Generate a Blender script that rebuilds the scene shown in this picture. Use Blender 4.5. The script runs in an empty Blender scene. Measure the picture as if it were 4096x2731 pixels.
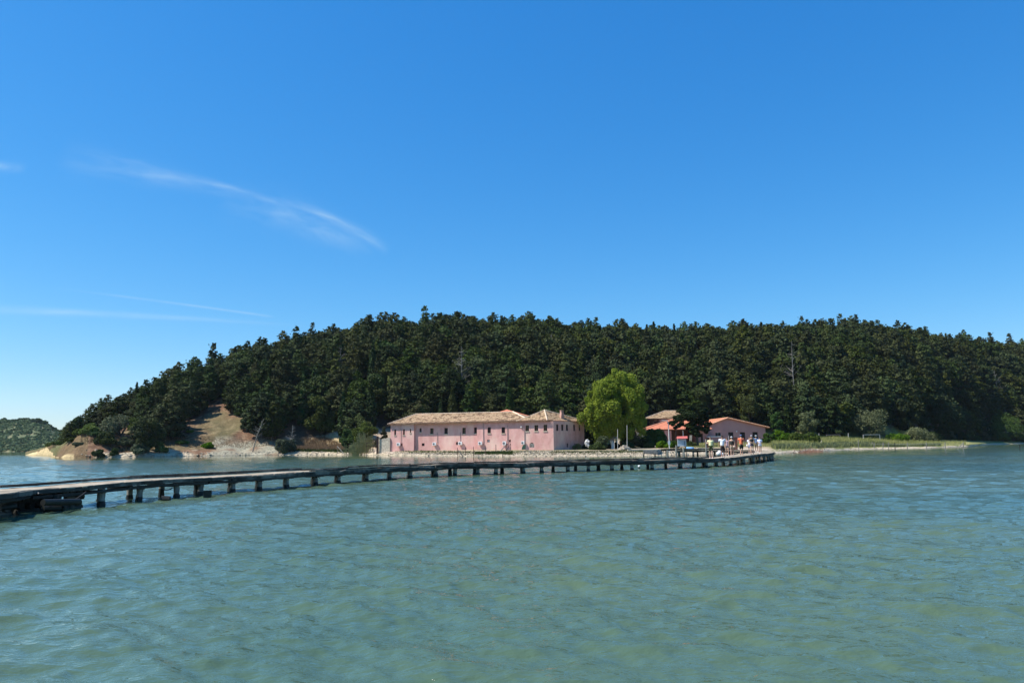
import bpy, bmesh, math, random
import numpy as np
from mathutils import Vector, Matrix
R = math.radians
rnd = random.Random(7)
nr = np.random.RandomState(7)
scene = bpy.context.scene
col = scene.collection

# ------------------------------------------------------------------ camera
F = 2958.0; CX = 2048.0; CY = 1365.5; H = 1.9
PITCH = math.atan((1775 - CY) / F); ROLL = R(0.56)
_f = Vector((0, math.cos(PITCH), math.sin(PITCH)))
_u0 = Vector((0, -math.sin(PITCH), math.cos(PITCH)))
_r0 = Vector((1, 0, 0))
_u = _u0 * math.cos(ROLL) + _r0 * math.sin(ROLL)
_r = _r0 * math.cos(ROLL) - _u0 * math.sin(ROLL)
EYE = Vector((0, 0, H))
cam_d = bpy.data.cameras.new('camera'); cam = bpy.data.objects.new('camera', cam_d); col.objects.link(cam)
cam_d.sensor_width = 36; cam_d.lens = F / 4096 * 36; cam_d.clip_start = 0.1; cam_d.clip_end = 20000
m = Matrix((( _r.x, _u.x, -_f.x, 0), (_r.y, _u.y, -_f.y, 0), (_r.z, _u.z, -_f.z, H), (0, 0, 0, 1)))
cam.matrix_world = m
scene.camera = cam

def ray(px, py):
    return (_f * F + _r * (px - CX) + _u * (CY - py)).normalized()
def onz(px, py, z=0.0):                     # where the sight line meets a level plane
    d = ray(px, py); t = (z - H) / d.z
    return EYE + d * t
def aty(px, py, Y):
    d = ray(px, py); return EYE + d * (Y / d.y)
def yh(px): return 1775 - (px - CX) * math.tan(ROLL)
def az(px): d = ray(px, yh(px)); return d.x / d.y
def topx(p):
    d = Vector(p) - EYE; k = d.dot(_f)
    return CX + F * d.dot(_r) / k, CY - F * d.dot(_u) / k
def hit(px, py, p0, n):                     # sight line with a vertical plane
    d = ray(px, py); n = Vector(n); t = (Vector(p0) - EYE).dot(n) / d.dot(n)
    return EYE + d * t

# ------------------------------------------------------------------ world and sun
SUN = Vector((-2.0, -0.22, 2.75)).normalized()
elev = math.asin(SUN.z)
w = bpy.data.worlds.new("World"); scene.world = w; w.use_nodes = True
nt = w.node_tree; N = nt.nodes; L = nt.links
for n in list(N): N.remove(n)
out = N.new('ShaderNodeOutputWorld'); bg = N.new('ShaderNodeBackground'); L.new(bg.outputs[0], out.inputs[0])
sky = N.new('ShaderNodeTexSky'); sky.sky_type = 'NISHITA'; sky.sun_disc = False
sky.sun_elevation = elev; sky.sun_rotation = math.atan2(SUN.x, SUN.y)
sky.altitude = 0; sky.air_density = 1.0; sky.dust_density = 0.15; sky.ozone_density = 3.0
SKY_STRENGTH = 0.105
EXPO = .55
SKY_CURVE = tuple((a_ / 2 ** EXPO, g_) for a_, g_ in ((1.03, 1.03), (1.085, .714), (1.255, .563)))
bg.inputs[1].default_value = SKY_STRENGTH
def wmath(op, a, b=None, c=None):
    n = N.new('ShaderNodeMath'); n.operation = op
    for i, v in enumerate((a, b, c)):
        if v is None: continue
        if isinstance(v, (int, float)): n.inputs[i].default_value = v
        else: L.new(v, n.inputs[i])
    return n.outputs[0]
hs = N.new('ShaderNodeHueSaturation'); hs.inputs['Saturation'].default_value = 1.30; hs.inputs['Value'].default_value = 1.0
hs.inputs['Hue'].default_value = 0.508
L.new(sky.outputs[0], hs.inputs['Color'])
sc_ = N.new('ShaderNodeSeparateColor'); L.new(hs.outputs[0], sc_.inputs[0]); cc_ = N.new('ShaderNodeCombineColor')
for i_, (a_, g_) in enumerate(SKY_CURVE):      # photographic response of the phone's sky blue, per channel
    L.new(wmath('MULTIPLY', wmath('POWER', wmath('MULTIPLY', sc_.outputs[i_], SKY_STRENGTH), g_), a_ / SKY_STRENGTH), cc_.inputs[i_])
tc = N.new('ShaderNodeTexCoord'); sp = N.new('ShaderNodeSeparateXYZ'); L.new(tc.outputs['Generated'], sp.inputs[0])
ysafe = wmath('MAXIMUM', sp.outputs[1], 0.05)
U = wmath('DIVIDE', sp.outputs[0], ysafe); V = wmath('DIVIDE', sp.outputs[2], ysafe)
front = wmath('GREATER_THAN', sp.outputs[1], 0.1)
def uv(px, py): d = ray(px, py); return d.x / d.y, d.z / d.y
def streak(p0, p1, bow, w0, w1, amp, peak, ns, nt_, thr):
    """cirrus band from p0 to p1 (given as sight directions), bowed, with fibrous noise"""
    (u0, v0), (u1, v1) = uv(*p0), uv(*p1)
    Ln = math.hypot(u1 - u0, v1 - v0); c = (u1 - u0) / Ln; s_ = (v1 - v0) / Ln
    du = wmath('SUBTRACT', U, u0); dv = wmath('SUBTRACT', V, v0)
    s = wmath('DIVIDE', wmath('ADD', wmath('MULTIPLY', du, c), wmath('MULTIPLY', dv, s_)), Ln)
    t = wmath('SUBTRACT', wmath('MULTIPLY', dv, c), wmath('MULTIPLY', du, s_))
    b = wmath('MULTIPLY', wmath('MULTIPLY', s, wmath('SUBTRACT', 1.0, s)), 4 * bow)
    t = wmath('SUBTRACT', t, b)
    cmb = N.new('ShaderNodeCombineXYZ'); L.new(wmath('MULTIPLY', s, ns), cmb.inputs[0]); L.new(wmath('MULTIPLY', t, nt_), cmb.inputs[1])
    nz = N.new('ShaderNodeTexNoise'); nz.inputs['Scale'].default_value = 1.0; nz.inputs['Detail'].default_value = 6
    nz.inputs['Roughness'].default_value = 0.55; nz.inputs['Distortion'].default_value = 0.6; L.new(cmb.outputs[0], nz.inputs['Vector'])
    wd = wmath('ADD', w0, wmath('MULTIPLY', s, w1 - w0))
    q = wmath('DIVIDE', t, wd)
    g = wmath('EXPONENT', wmath('MULTIPLY', wmath('MULTIPLY', q, q), -1.0))
    e = wmath('SUBTRACT', s, peak)
    den = wmath('MAXIMUM', wmath('MULTIPLY', wmath('LESS_THAN', s, peak), peak), wmath('MULTIPLY', wmath('GREATER_THAN', s, peak), 1 - peak))
    en = wmath('MAXIMUM', wmath('SUBTRACT', 1.0, wmath('POWER', wmath('ABSOLUTE', wmath('DIVIDE', e, den)), 2.0)), 0.0)
    nn = wmath('MAXIMUM', wmath('MULTIPLY', wmath('SUBTRACT', nz.outputs['Fac'], thr), 1 / (0.75 - thr)), 0.0)
    return wmath('MULTIPLY', wmath('MULTIPLY', wmath('MULTIPLY', g, en), nn), amp)
dens = None
for a in [((230, 625), (1020, 795), 0.004, 0.022, 0.006, .28, .45, 3, 60, .3),
          ((640, 690), (1120, 812), 0.004, 0.006, 0.003, .26, .5, 3, 110, .25),
          ((880, 790), (1500, 1015), 0.010, 0.026, 0.014, .27, .6, 4, 60, .3),
          ((1000, 785), (1560, 1005), 0.014, 0.004, 0.007, .36, .75, 3, 120, .25),
          ((-200, 1232), (1230, 1305), 0.003, 0.006, 0.002, .32, .25, 5, 90, .12),
          ((200, 1150), (1100, 1268), 0.001, 0.0015, 0.0016, .30, .92, 5, 90, .1),
          ((-150, 655), (110, 673), 0.0, 0.008, 0.006, .3, .6, 3, 60, .2)]:
    d_ = streak(*a); dens = d_ if dens is None else wmath('ADD', dens, d_)
dens = wmath('MULTIPLY', wmath('MULTIPLY', dens, front), .85)
mx = N.new('ShaderNodeMix'); mx.data_type = 'RGBA'; L.new(dens, mx.inputs['Factor'])
L.new(cc_.outputs[0], mx.inputs[6]); mx.inputs[7].default_value = (6.3 / 2 ** EXPO, 8.3 / 2 ** EXPO, 9.5 / 2 ** EXPO, 1)
L.new(mx.outputs[2], bg.inputs[0])

sd = bpy.data.lights.new('sun', 'SUN'); sd.energy = 5.0; sd.angle = R(0.53); sd.color = (1, .955, .88)
sun = bpy.data.objects.new('sun', sd); col.objects.link(sun)
sun.rotation_euler = SUN.to_track_quat('Z', 'Y').to_euler()
vs = scene.view_settings; scene.display_settings.display_device = 'sRGB'
vs.view_transform = 'Standard'; vs.look = 'None'; vs.exposure = EXPO; vs.gamma = 1.0
scene.cycles.use_denoising = True
scene.cycles.max_bounces = 6; scene.cycles.transparent_max_bounces = 8
scene.cycles.caustics_reflective = False; scene.cycles.caustics_refractive = False

# ------------------------------------------------------------------ helpers
def tag(o, label=None, cat=None, group=None, kind=None):
    if label: o['label'] = label
    if cat: o['category'] = cat
    if group: o['group'] = group
    if kind: o['kind'] = kind
    return o
def link(name, me, mats, parent=None):
    o = bpy.data.objects.new(name, me); col.objects.link(o)
    if mats is not None:
        for m_ in (mats if isinstance(mats, (list, tuple)) else [mats]): me.materials.append(m_)
    if parent: o.parent = parent
    return o
def empty(name, loc=(0, 0, 0), rz=0.0, label=None, cat=None, group=None):
    o = bpy.data.objects.new(name, None); col.objects.link(o); o.location = loc; o.rotation_euler = (0, 0, rz)
    o.empty_display_size = .2
    return tag(o, label, cat, group)
def dup(root, loc, rz=0.0, sc=None, label=None, group=None, cat=None):
    r_ = root.copy(); col.objects.link(r_); r_.location = loc; r_.rotation_euler = (0, 0, rz)
    if sc is not None: r_.scale = sc
    if label: r_['label'] = label
    if group: r_['group'] = group
    if cat: r_['category'] = cat
    for ch in list(root.children):
        c = ch.copy(); col.objects.link(c); c.parent = r_
        for g in list(ch.children):
            d = g.copy(); col.objects.link(d); d.parent = c
    return r_

class MB:
    def __init__(s): s.v = []; s.f = []; s.m = []; s.uv = {}
    def add(s, vs_, fs, mi=0):
        b = len(s.v); s.v += [tuple(v) for v in vs_]
        for f in fs: s.f.append(tuple(b + i for i in f)); s.m.append(mi)
        return b
    def box(s, c, d, rz=0.0, mi=0, M=None):
        hx, hy, hz = d[0] / 2, d[1] / 2, d[2] / 2
        T = Matrix.Translation(c) @ (M if M else Matrix.Rotation(rz, 4, 'Z'))
        vs_ = [T @ Vector((x, y, z)) for x in (-hx, hx) for y in (-hy, hy) for z in (-hz, hz)]
        s.add(vs_, [(0, 1, 3, 2), (4, 6, 7, 5), (0, 4, 5, 1), (2, 3, 7, 6), (0, 2, 6, 4), (1, 5, 7, 3)], mi)
    def beam(s, p, q, w_, h_, mi=0, jit=0.0):
        p = Vector(p); q = Vector(q); d = q - p; ln = d.length
        if ln < 1e-6: return
        x = d.normalized(); up = Vector((0, 0, 1)) if abs(x.z) < .9 else Vector((0, 1, 0))
        y = up.cross(x).normalized(); z = x.cross(y)
        vs_ = []
        for e in (p, q):
            for a, b in ((-1, -1), (1, -1), (1, 1), (-1, 1)):
                vs_.append(e + y * (a * w_ / 2 + rnd.uniform(-jit, jit)) + z * (b * h_ / 2 + rnd.uniform(-jit, jit)))
        s.add(vs_, [(0, 3, 2, 1), (4, 5, 6, 7), (0, 1, 5, 4), (1, 2, 6, 5), (2, 3, 7, 6), (3, 0, 4, 7)], mi)
    def tube(s, pts, rad, n=8, mi=0, cap=True, jit=0.0):
        pts = [Vector(p) for p in pts]; k = len(pts)
        if not isinstance(rad, (list, tuple)): rad = [rad] * k
        b = len(s.v); ref = None
        for i, p in enumerate(pts):
            d = (pts[min(i + 1, k - 1)] - pts[max(i - 1, 0)]).normalized()
            if ref is None: ref = Vector((0, 0, 1)) if abs(d.z) < .8 else Vector((1, 0, 0))
            y = ref.cross(d).normalized(); x = d.cross(y).normalized(); ref = x
            for j in range(n):
                a = 2 * math.pi * j / n; rr = rad[i] * (1 + rnd.uniform(-jit, jit))
                s.v.append(tuple(p + y * (math.cos(a) * rr) + x * (math.sin(a) * rr)))
        for i in range(k - 1):
            for j in range(n):
                s.f.append((b + i * n + j, b + i * n + (j + 1) % n, b + (i + 1) * n + (j + 1) % n, b + (i + 1) * n + j)); s.m.append(mi)
        if cap:
            s.f.append(tuple(b + j for j in range(n - 1, -1, -1))); s.m.append(mi)
            s.f.append(tuple(b + (k - 1) * n + j for j in range(n))); s.m.append(mi)
    def ell(s, c, r_, n=10, k=7, mi=0, M=None):
        b = len(s.v); c = Vector(c)
        for i in range(k + 1):
            ph = math.pi * i / k
            for j in range(n):
                a = 2 * math.pi * j / n
                v = Vector((r_[0] * math.sin(ph) * math.cos(a), r_[1] * math.sin(ph) * math.sin(a), r_[2] * math.cos(ph)))
                if M: v = M @ v
                s.v.append(tuple(c + v))
        for i in range(k):
            for j in range(n):
                s.f.append((b + i * n + j, b + (i + 1) * n + j, b + (i + 1) * n + (j + 1) % n, b + i * n + (j + 1) % n)); s.m.append(mi)
    def build(s, name, mats, parent=None, smooth=False, uv=None):
        me = bpy.data.meshes.new(name); me.from_pydata(s.v, [], s.f)
        o = link(name, me, mats, parent)
        if any(s.m): me.polygons.foreach_set('material_index', s.m)
        if smooth: me.polygons.foreach_set('use_smooth', [True] * len(me.polygons))
        bm = bmesh.new(); bm.from_mesh(me); bmesh.ops.recalc_face_normals(bm, faces=bm.faces)
        bm.to_mesh(me); bm.free()
        me.update()
        return o
def quads(name, V4, mats, parent=None, attr=None):
    """mesh of loose quads from an (n,4,3) array; attr: per-quad value stored as point attribute 'v'"""
    n = len(V4); me = bpy.data.meshes.new(name)
    me.vertices.add(n * 4); me.vertices.foreach_set('co', V4.reshape(-1).astype(np.float32))
    me.loops.add(n * 4); me.loops.foreach_set('vertex_index', np.arange(n * 4, dtype=np.int32))
    me.polygons.add(n); me.polygons.foreach_set('loop_start', np.arange(0, n * 4, 4, dtype=np.int32))
    me.polygons.foreach_set('loop_total', np.full(n, 4, dtype=np.int32))
    me.update(calc_edges=True); me.validate()
    if attr is not None:
        a = me.attributes.new('v', 'FLOAT', 'POINT'); a.data.foreach_set('value', np.repeat(attr, 4).astype(np.float32))
    return link(name, me, mats, parent)

# ------------------------------------------------------------------ materials
def mat(name, c1, c2=None, scale=3.0, rough=.8, bump=0.0, bscale=None, detail=5, c3=None, s3=.6, t3=(.55, .7), coord='Object', stretch=None, spec=.3, metallic=0.0, bdist=.05):
    m_ = bpy.data.materials.new(name); m_.use_nodes = True; n = m_.node_tree.nodes; l = m_.node_tree.links
    p = n['Principled BSDF']; p.inputs['Roughness'].default_value = rough
    p.inputs['Specular IOR Level'].default_value = spec; p.inputs['Metallic'].default_value = metallic
    t = n.new('ShaderNodeTexCoord'); src = t.outputs[coord]
    if stretch:
        mp = n.new('ShaderNodeMapping'); mp.inputs['Scale'].default_value = stretch; l.new(src, mp.inputs[0]); src = mp.outputs[0]
    def noise(sc, det=detail):
        z = n.new('ShaderNodeTexNoise'); z.inputs['Scale'].default_value = sc; z.inputs['Detail'].default_value = det
        z.inputs['Roughness'].default_value = .6; l.new(src, z.inputs['Vector']); return z.outputs['Fac']
    def ramp(fac, a, b):
        r_ = n.new('ShaderNodeMapRange'); r_.inputs[1].default_value = a; r_.inputs[2].default_value = b; l.new(fac, r_.inputs[0]); return r_.outputs[0]
    def mixc(f, a, b):
        x = n.new('ShaderNodeMix'); x.data_type = 'RGBA'; l.new(f, x.inputs[0])
        for i, v in ((6, a), (7, b)):
            if isinstance(v, tuple): x.inputs[i].default_value = (*v, 1)
            else: l.new(v, x.inputs[i])
        return x.outputs[2]
    c = c1
    if c2: c = mixc(ramp(noise(scale), .35, .65), c1, c2)
    if c3: c = mixc(ramp(noise(s3), *t3), c, c3)
    if isinstance(c, tuple): p.inputs['Base Color'].default_value = (*c, 1)
    else: l.new(c, p.inputs['Base Color'])
    if bump:
        b = n.new('ShaderNodeBump'); b.inputs['Strength'].default_value = bump; b.inputs['Distance'].default_value = bdist
        l.new(noise(bscale or scale * 4), b.inputs['Height']); l.new(b.outputs[0], p.inputs['Normal'])
    return m_

def leafmat(name, ca, cb, cc, tr=.25, hv=.25):
    """foliage: clump colour from attribute v, tree-to-tree colour from the object's random number"""
    m_ = bpy.data.materials.new(name); m_.use_nodes = True; n = m_.node_tree.nodes; l = m_.node_tree.links
    p = n['Principled BSDF']; p.inputs['Roughness'].default_value = .7; p.inputs['Specular IOR Level'].default_value = .08
    at = n.new('ShaderNodeAttribute'); at.attribute_name = 'v'
    oi = n.new('ShaderNodeObjectInfo')
    x = n.new('ShaderNodeMix'); x.data_type = 'RGBA'; l.new(at.outputs['Fac'], x.inputs[0]); x.inputs[6].default_value = (*ca, 1); x.inputs[7].default_value = (*cb, 1)
    mr = n.new('ShaderNodeMath'); mr.operation = 'POWER'; l.new(oi.outputs['Random'], mr.inputs[0]); mr.inputs[1].default_value = 2.2
    y = n.new('ShaderNodeMix'); y.data_type = 'RGBA'; l.new(mr.outputs[0], y.inputs[0]); l.new(x.outputs[2], y.inputs[6]); y.inputs[7].default_value = (*cc, 1)
    if hv:
        ah = n.new('ShaderNodeAttribute'); ah.attribute_name = 'h'
        sm = n.new('ShaderNodeMath'); sm.operation = 'ADD'; l.new(oi.outputs['Random'], sm.inputs[0]); l.new(ah.outputs['Fac'], sm.inputs[1])
        def fr(k, a, b):
            q = n.new('ShaderNodeMath'); q.operation = 'MULTIPLY'; q.inputs[1].default_value = k; l.new(sm.outputs[0], q.inputs[0])
            q2 = n.new('ShaderNodeMath'); q2.operation = 'FRACT'; l.new(q.outputs[0], q2.inputs[0])
            q3 = n.new('ShaderNodeMapRange'); q3.inputs[3].default_value = a; q3.inputs[4].default_value = b; l.new(q2.outputs[0], q3.inputs[0]); return q3.outputs[0]
        hz = n.new('ShaderNodeHueSaturation'); l.new(fr(7.3, .5 - hv * .10, .5 + hv * .14), hz.inputs['Hue']); l.new(fr(13.7, 1 - hv * 1.3, 1 + hv * 1.9), hz.inputs['Value']); l.new(fr(3.9, .8, 1.1), hz.inputs['Saturation'])
        l.new(y.outputs[2], hz.inputs['Color']); y = hz; ysock = hz.outputs[0]
    else: ysock = y.outputs[2]
    l.new(ysock, p.inputs['Base Color'])
    if tr:
        tl = n.new('ShaderNodeBsdfTranslucent'); l.new(ysock, tl.inputs[0])
        ms = n.new('ShaderNodeMixShader'); ms.inputs[0].default_value = tr
        l.new(p.outputs[0], ms.inputs[1]); l.new(tl.outputs[0], ms.inputs[2]); l.new(ms.outputs[0], n['Material Output'].inputs[0])
    return m_

M = {}
M['conifer'] = leafmat('conifer_needles', (.017, .031, .007), (.056, .076, .014), (.052, .056, .016), .10)
M['cypress'] = leafmat('cypress_needles', (.012, .034, .008), (.032, .068, .012), (.04, .05, .015), .1)
M['bush'] = leafmat('bush_leaves', (.028, .052, .008), (.075, .110, .018), (.062, .080, .02), .2)
M['brightbush'] = leafmat('bright_leaves', (.045, .095, .008), (.11, .17, .016), (.075, .13, .015), .25)
M['olive'] = leafmat('olive_leaves', (.050, .064, .028), (.105, .12, .060), (.08, .095, .045), .15)
M['bigtree'] = leafmat('light_green_leaves', (.11, .165, .014), (.29, .34, .045), (.2, .25, .03), .35, 0)
M['darktree'] = leafmat('dark_tree_leaves', (.012, .024, .006), (.034, .050, .010), (.03, .045, .012), .1)
M['reed'] = leafmat('reed_leaves', (.13, .15, .05), (.28, .26, .12), (.22, .22, .1), .25, 0)
M['grass'] = leafmat('meadow_grass', (.13, .155, .04), (.36, .35, .13), (.3, .3, .12), .25, 0)
M['drygrass'] = leafmat('dry_grass', (.16, .10, .055), (.32, .22, .12), (.22, .15, .09), .2, 0)
M['farleaf'] = leafmat('hazed_scrub_leaves', (.075, .115, .045), (.16, .20, .08), (.11, .15, .06), .15)  # leaf colours brightened, distance haze painted into them
M['bark'] = mat('bark', (.07, .055, .04), (.13, .11, .085), 6, .9, .4)
M['palebark'] = mat('pale_bark', (.30, .28, .24), (.18, .16, .13), 3, .85, .3)
M['whitewash'] = mat('whitewashed_bark', (.75, .74, .70), (.6, .6, .56), 5, .85)
M['deadwood'] = mat('dead_wood', (.26, .24, .21), (.15, .14, .12), 6, .9)
M['pink'] = mat('pink_render', (.72, .41, .36), (.58, .30, .26), .9, .9, .25, 9, c3=(.76, .54, .44), s3=.33, t3=(.50, .72), stretch=(1, 1, .6))
M['pinkplain'] = mat('pink_wall_paint', (.50, .27, .235), (.45, .235, .21), .5, .85, .1, 8)
M['cream'] = mat('cream_render', (.62, .48, .34), (.55, .40, .28), .8, .9, .1)
M['stone'] = mat('stone_wall', (.62, .54, .42), (.36, .30, .23), 2.6, .9, .8, 5, detail=8, bdist=.15)
M['greystone'] = mat('grey_stone_wall', (.34, .33, .29), (.20, .19, .17), 2.6, .9, .8, 5, detail=8, bdist=.15)
M['coping'] = mat('pale_coping', (.60, .53, .41), (.45, .38, .28), 2, .8)
M['white'] = mat('white_paint', (.78, .78, .76), (.68, .68, .66), 3, .5)
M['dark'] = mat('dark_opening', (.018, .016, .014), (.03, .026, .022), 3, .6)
M['glass'] = mat('dark_glass', (.02, .025, .03), None, 1, .08, spec=.5)
M['frame'] = mat('wooden_window_frame', (.30, .22, .11), (.22, .15, .07), 4, .7)
M['darkwood'] = mat('dark_brown_wood', (.055, .028, .02), (.09, .045, .03), 4, .7)
M['plank'] = mat('sunbleached_planks', (.50, .42, .31), (.27, .215, .15), 1.4, .85, .4, 12)
M['timber'] = mat('weathered_timber', (.075, .072, .060), (.028, .026, .021), 1.6, .9, .6, 7, c3=(.20, .195, .165), s3=.9, t3=(.5, .66))
M['post'] = mat('grey_post_wood', (.30, .29, .25), (.13, .125, .10), 3.5, .9, .5, 10, stretch=(3, 3, .6))
M['wetwood'] = mat('wet_black_wood', (.012, .013, .011), (.022, .024, .018), 3, .55)
M['rope'] = mat('black_rope', (.02, .02, .022), None, 1, .7)
M['rust'] = mat('rusty_gate', (.30, .095, .06), (.20, .06, .04), 3, .7)
M['redroof'] = mat('red_sheet', (.60, .15, .12), (.45, .11, .09), 4, .6)
M['metal'] = mat('grey_metal', (.42, .42, .42), (.34, .34, .34), 4, .45, metallic=.4)
M['galv'] = mat('pale_pole_paint', (.62, .60, .55), (.5, .47, .42), 4, .6)
M['blue'] = mat('light_blue_paint', (.20, .42, .72), (.25, .48, .76), 3, .5)
M['green'] = mat('green_sheet', (.055, .12, .07), (.09, .16, .1), 3, .7)
M['rock'] = mat('shore_stones', (.48, .405, .295), (.27, .22, .155), 1.3, .9, .5, 8)
M['brush'] = mat('red_brown_brushwood', (.21, .10, .065), (.3, .17, .11), 3, .9)
M['chim'] = mat('chimney_render', (.52, .30, .24), (.42, .25, .2), 2, .9)
M['pipe'] = mat('grey_pipe', (.30, .24, .23), None, 1, .6)
M['print_blue'] = mat('printed_blue_grey', (.36, .42, .50), (.48, .53, .58), 6, .5)
M['print_pink'] = mat('printed_pink', (.62, .42, .44), None, 1, .5)
M['print_dark'] = mat('printed_dark', (.08, .09, .12), None, 1, .5)

def roofmat(name, cols, orange=False):
    m_ = bpy.data.materials.new(name); m_.use_nodes = True; n = m_.node_tree.nodes; l = m_.node_tree.links
    p = n['Principled BSDF']; p.inputs['Roughness'].default_value = .85; p.inputs['Specular IOR Level'].default_value = .2
    t = n.new('ShaderNodeUVMap'); s_ = n.new('ShaderNodeSeparateXYZ'); l.new(t.outputs[0], s_.inputs[0])
    def mt(op, a, b=None):
        k = n.new('ShaderNodeMath'); k.operation = op
        for i, v in enumerate((a, b)):
            if v is None: continue
            if isinstance(v, (int, float)): k.inputs[i].default_value = v
            else: l.new(v, k.inputs[i])
        return k.outputs[0]
    cu = mt('DIVIDE', s_.outputs[0], .26); cv = mt('DIVIDE', s_.outputs[1], .36)
    fu = mt('FLOOR', cu); fv = mt('FLOOR', cv)
    cb = n.new('ShaderNodeCombineXYZ'); l.new(fu, cb.inputs[0]); l.new(fv, cb.inputs[1])
    wn = n.new('ShaderNodeTexWhiteNoise'); wn.noise_dimensions = '2D'; l.new(cb.outputs[0], wn.inputs['Vector'])
    cb2 = n.new('ShaderNodeCombineXYZ'); l.new(mt('FLOOR', mt('DIVIDE', cu, 3.4)), cb2.inputs[0]); l.new(mt('FLOOR', mt('DIVIDE', cv, 2.1)), cb2.inputs[1])
    wn2 = n.new('ShaderNodeTexWhiteNoise'); wn2.noise_dimensions = '2D'; l.new(cb2.outputs[0], wn2.inputs['Vector'])
    cr = n.new('ShaderNodeValToRGB'); cr.color_ramp.interpolation = 'LINEAR'
    els = cr.color_ramp.elements
    for i, c in enumerate(cols):
        e = els[i] if i < 2 else els.new(i / (len(cols) - 1))
        e.position = i / (len(cols) - 1); e.color = (*c, 1)
    tc_ = n.new('ShaderNodeTexCoord'); nz = n.new('ShaderNodeTexNoise'); nz.inputs['Scale'].default_value = .8; nz.inputs['Detail'].default_value = 6
    l.new(tc_.outputs['Object'], nz.inputs['Vector'])
    f = mt('ADD', mt('MULTIPLY', wn.outputs['Value'], .5), mt('MULTIPLY', nz.outputs['Fac'], .4)); f = mt('ADD', f, mt('MULTIPLY', wn2.outputs['Value'], .5)); f = mt('SUBTRACT', f, .32)
    l.new(f, cr.inputs[0])
    h = mt('ABSOLUTE', mt('SINE', mt('MULTIPLY', cu, math.pi)))
    # the channel between two rows of barrel tiles is mixed darker
    ch = mt('LESS_THAN', h, .45)
    dk = n.new('ShaderNodeMix'); dk.data_type = 'RGBA'; l.new(mt('MULTIPLY', ch, .15 if orange else .5), dk.inputs[0]); l.new(cr.outputs[0], dk.inputs[6])
    dk.inputs[7].default_value = (.24, .14, .09, 1) if not orange else (.25, .09, .05, 1)
    l.new(dk.outputs[2], p.inputs['Base Color'])
    fr = mt('FRACT', cv); h2 = mt('ADD', h, mt('MULTIPLY', fr, -.5))
    b = n.new('ShaderNodeBump'); b.inputs['Strength'].default_value = .9; b.inputs['Distance'].default_value = .07
    l.new(h2, b.inputs['Height']); l.new(b.outputs[0], p.inputs['Normal'])
    return m_
M['roof'] = roofmat('old_barrel_tiles', [(.08, .048, .026), (.19, .115, .06), (.32, .22, .12), (.48, .34, .20), (.36, .20, .12), (.66, .53, .36)])
M['orangeroof'] = roofmat('orange_tiles', [(.52, .17, .10), (.62, .22, .12), (.68, .27, .15)], True)
M['ridge'] = mat('mortar_ridge', (.78, .66, .48), (.6, .42, .3), 3, .9, .4)
M['oridge'] = mat('orange_ridge', (.74, .42, .26), (.6, .3, .18), 3, .9, .4)
# ------------------------------------------------------------------ island relief
_pg = np.linspace(-900, 5000, 600); _ag = np.array([az(p) for p in _pg])
def pxof(a): return np.interp(a, _ag, _pg)
SH = [(100,1820),(150,1820.5),(195,1822),(225,1829),(260,1830),(300,1830),(500,1828),(700,1825),(1000,1821),(1300,1818),(1500,1819.5),(1600,1821),(1700,1823),(1900,1825),
      (2300,1825.5),(2560,1825),(2650,1822),(2760,1819),(2900,1816),(3100,1813.5),(3200,1810),(3300,1804),(3400,1799),(3500,1796),(3700,1793),(3800,1789),(3870,1786),(3960,1777),(4096,1774),(4900,1766)]
SHP = np.array([p for p, q in SH], float); SHY = np.array([onz(p, q).y for p, q in SH])
def tab(*a): a = np.array(a, float).reshape(-1, 2); return a[:, 0], a[:, 1]
W1 = tab(100,4, 200,4, 225,5, 300,6, 400,4, 1000,3, 1200,2, 1560,3, 1700,6, 2300,8, 2600,6, 3100,4, 4900,4)
Z1 = tab(100,.2, 170,1.9, 200,1.6, 222,.6, 260,1.6, 320,3.6, 390,3.2, 480,1.8, 620,1.7, 900,1.4, 1100,.8, 1400,.5, 1560,.45, 1900,.45, 2600,.5, 2760,.75, 3000,.75, 3500,.5, 4900,.6)
YF = tab(100,236, 200,212, 225,168, 260,162, 320,158, 500,158, 700,164, 1000,166, 1130,168, 1300,172, 1480,165, 1700,168, 2300,172, 2500,182, 3000,192, 3300,196, 3500,205, 3650,225, 3800,262, 3960,300, 4096,310, 4900,330)
ZF = tab(100,.3, 200,2.2, 225,2.2, 260,3, 320,4.4, 500,3.2, 700,3.0, 1000,2.2, 1200,1.6, 1400,1.8, 1500,3.2, 1700,2.0, 2300,1.4, 2600,1.8, 3060,2.2, 3400,2.8, 3700,2.2, 3900,1.5, 4900,1.5)
YR = tab(100,240, 200,226, 300,195, 430,200, 600,208, 900,228, 1300,245, 1600,256, 2000,265, 3000,290, 3600,325, 4096,375, 4900,400)
TOP = tab(100,1812, 150,1790, 200,1760, 230,1722, 290,1690, 360,1622, 430,1568, 500,1545, 560,1515, 600,1488, 750,1438, 830,1400, 900,1385, 960,1358, 1100,1335, 1230,1305, 1300,1293, 1400,1283,
          1500,1268, 1600,1272, 1760,1258, 2000,1262, 2110,1256, 2250,1275, 2400,1283, 2560,1292, 2750,1298, 3000,1288, 3300,1280, 3500,1284, 3650,1298, 3800,1318, 3950,1325, 4096,1345, 4400,1390, 4900,1470)
TH = tab(100,.3, 170,2, 230,5.5, 430,8.5, 700,11, 1000,12.3, 3000,13, 4900,14)
def T(tb, p): return np.interp(p, tb[0], tb[1])
def ridge_z(p):
    # height of the ridge ground under the tree line
    p = np.atleast_1d(p); Y = T(YR, p); py = T(TOP, p)
    z = np.array([aty(a, b, c).z for a, b, c in zip(p, py, Y)]) - T(TH, p)
    return np.maximum(z, .3)
_rp = np.linspace(100, 4900, 240); _rz = ridge_z(_rp)
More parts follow.
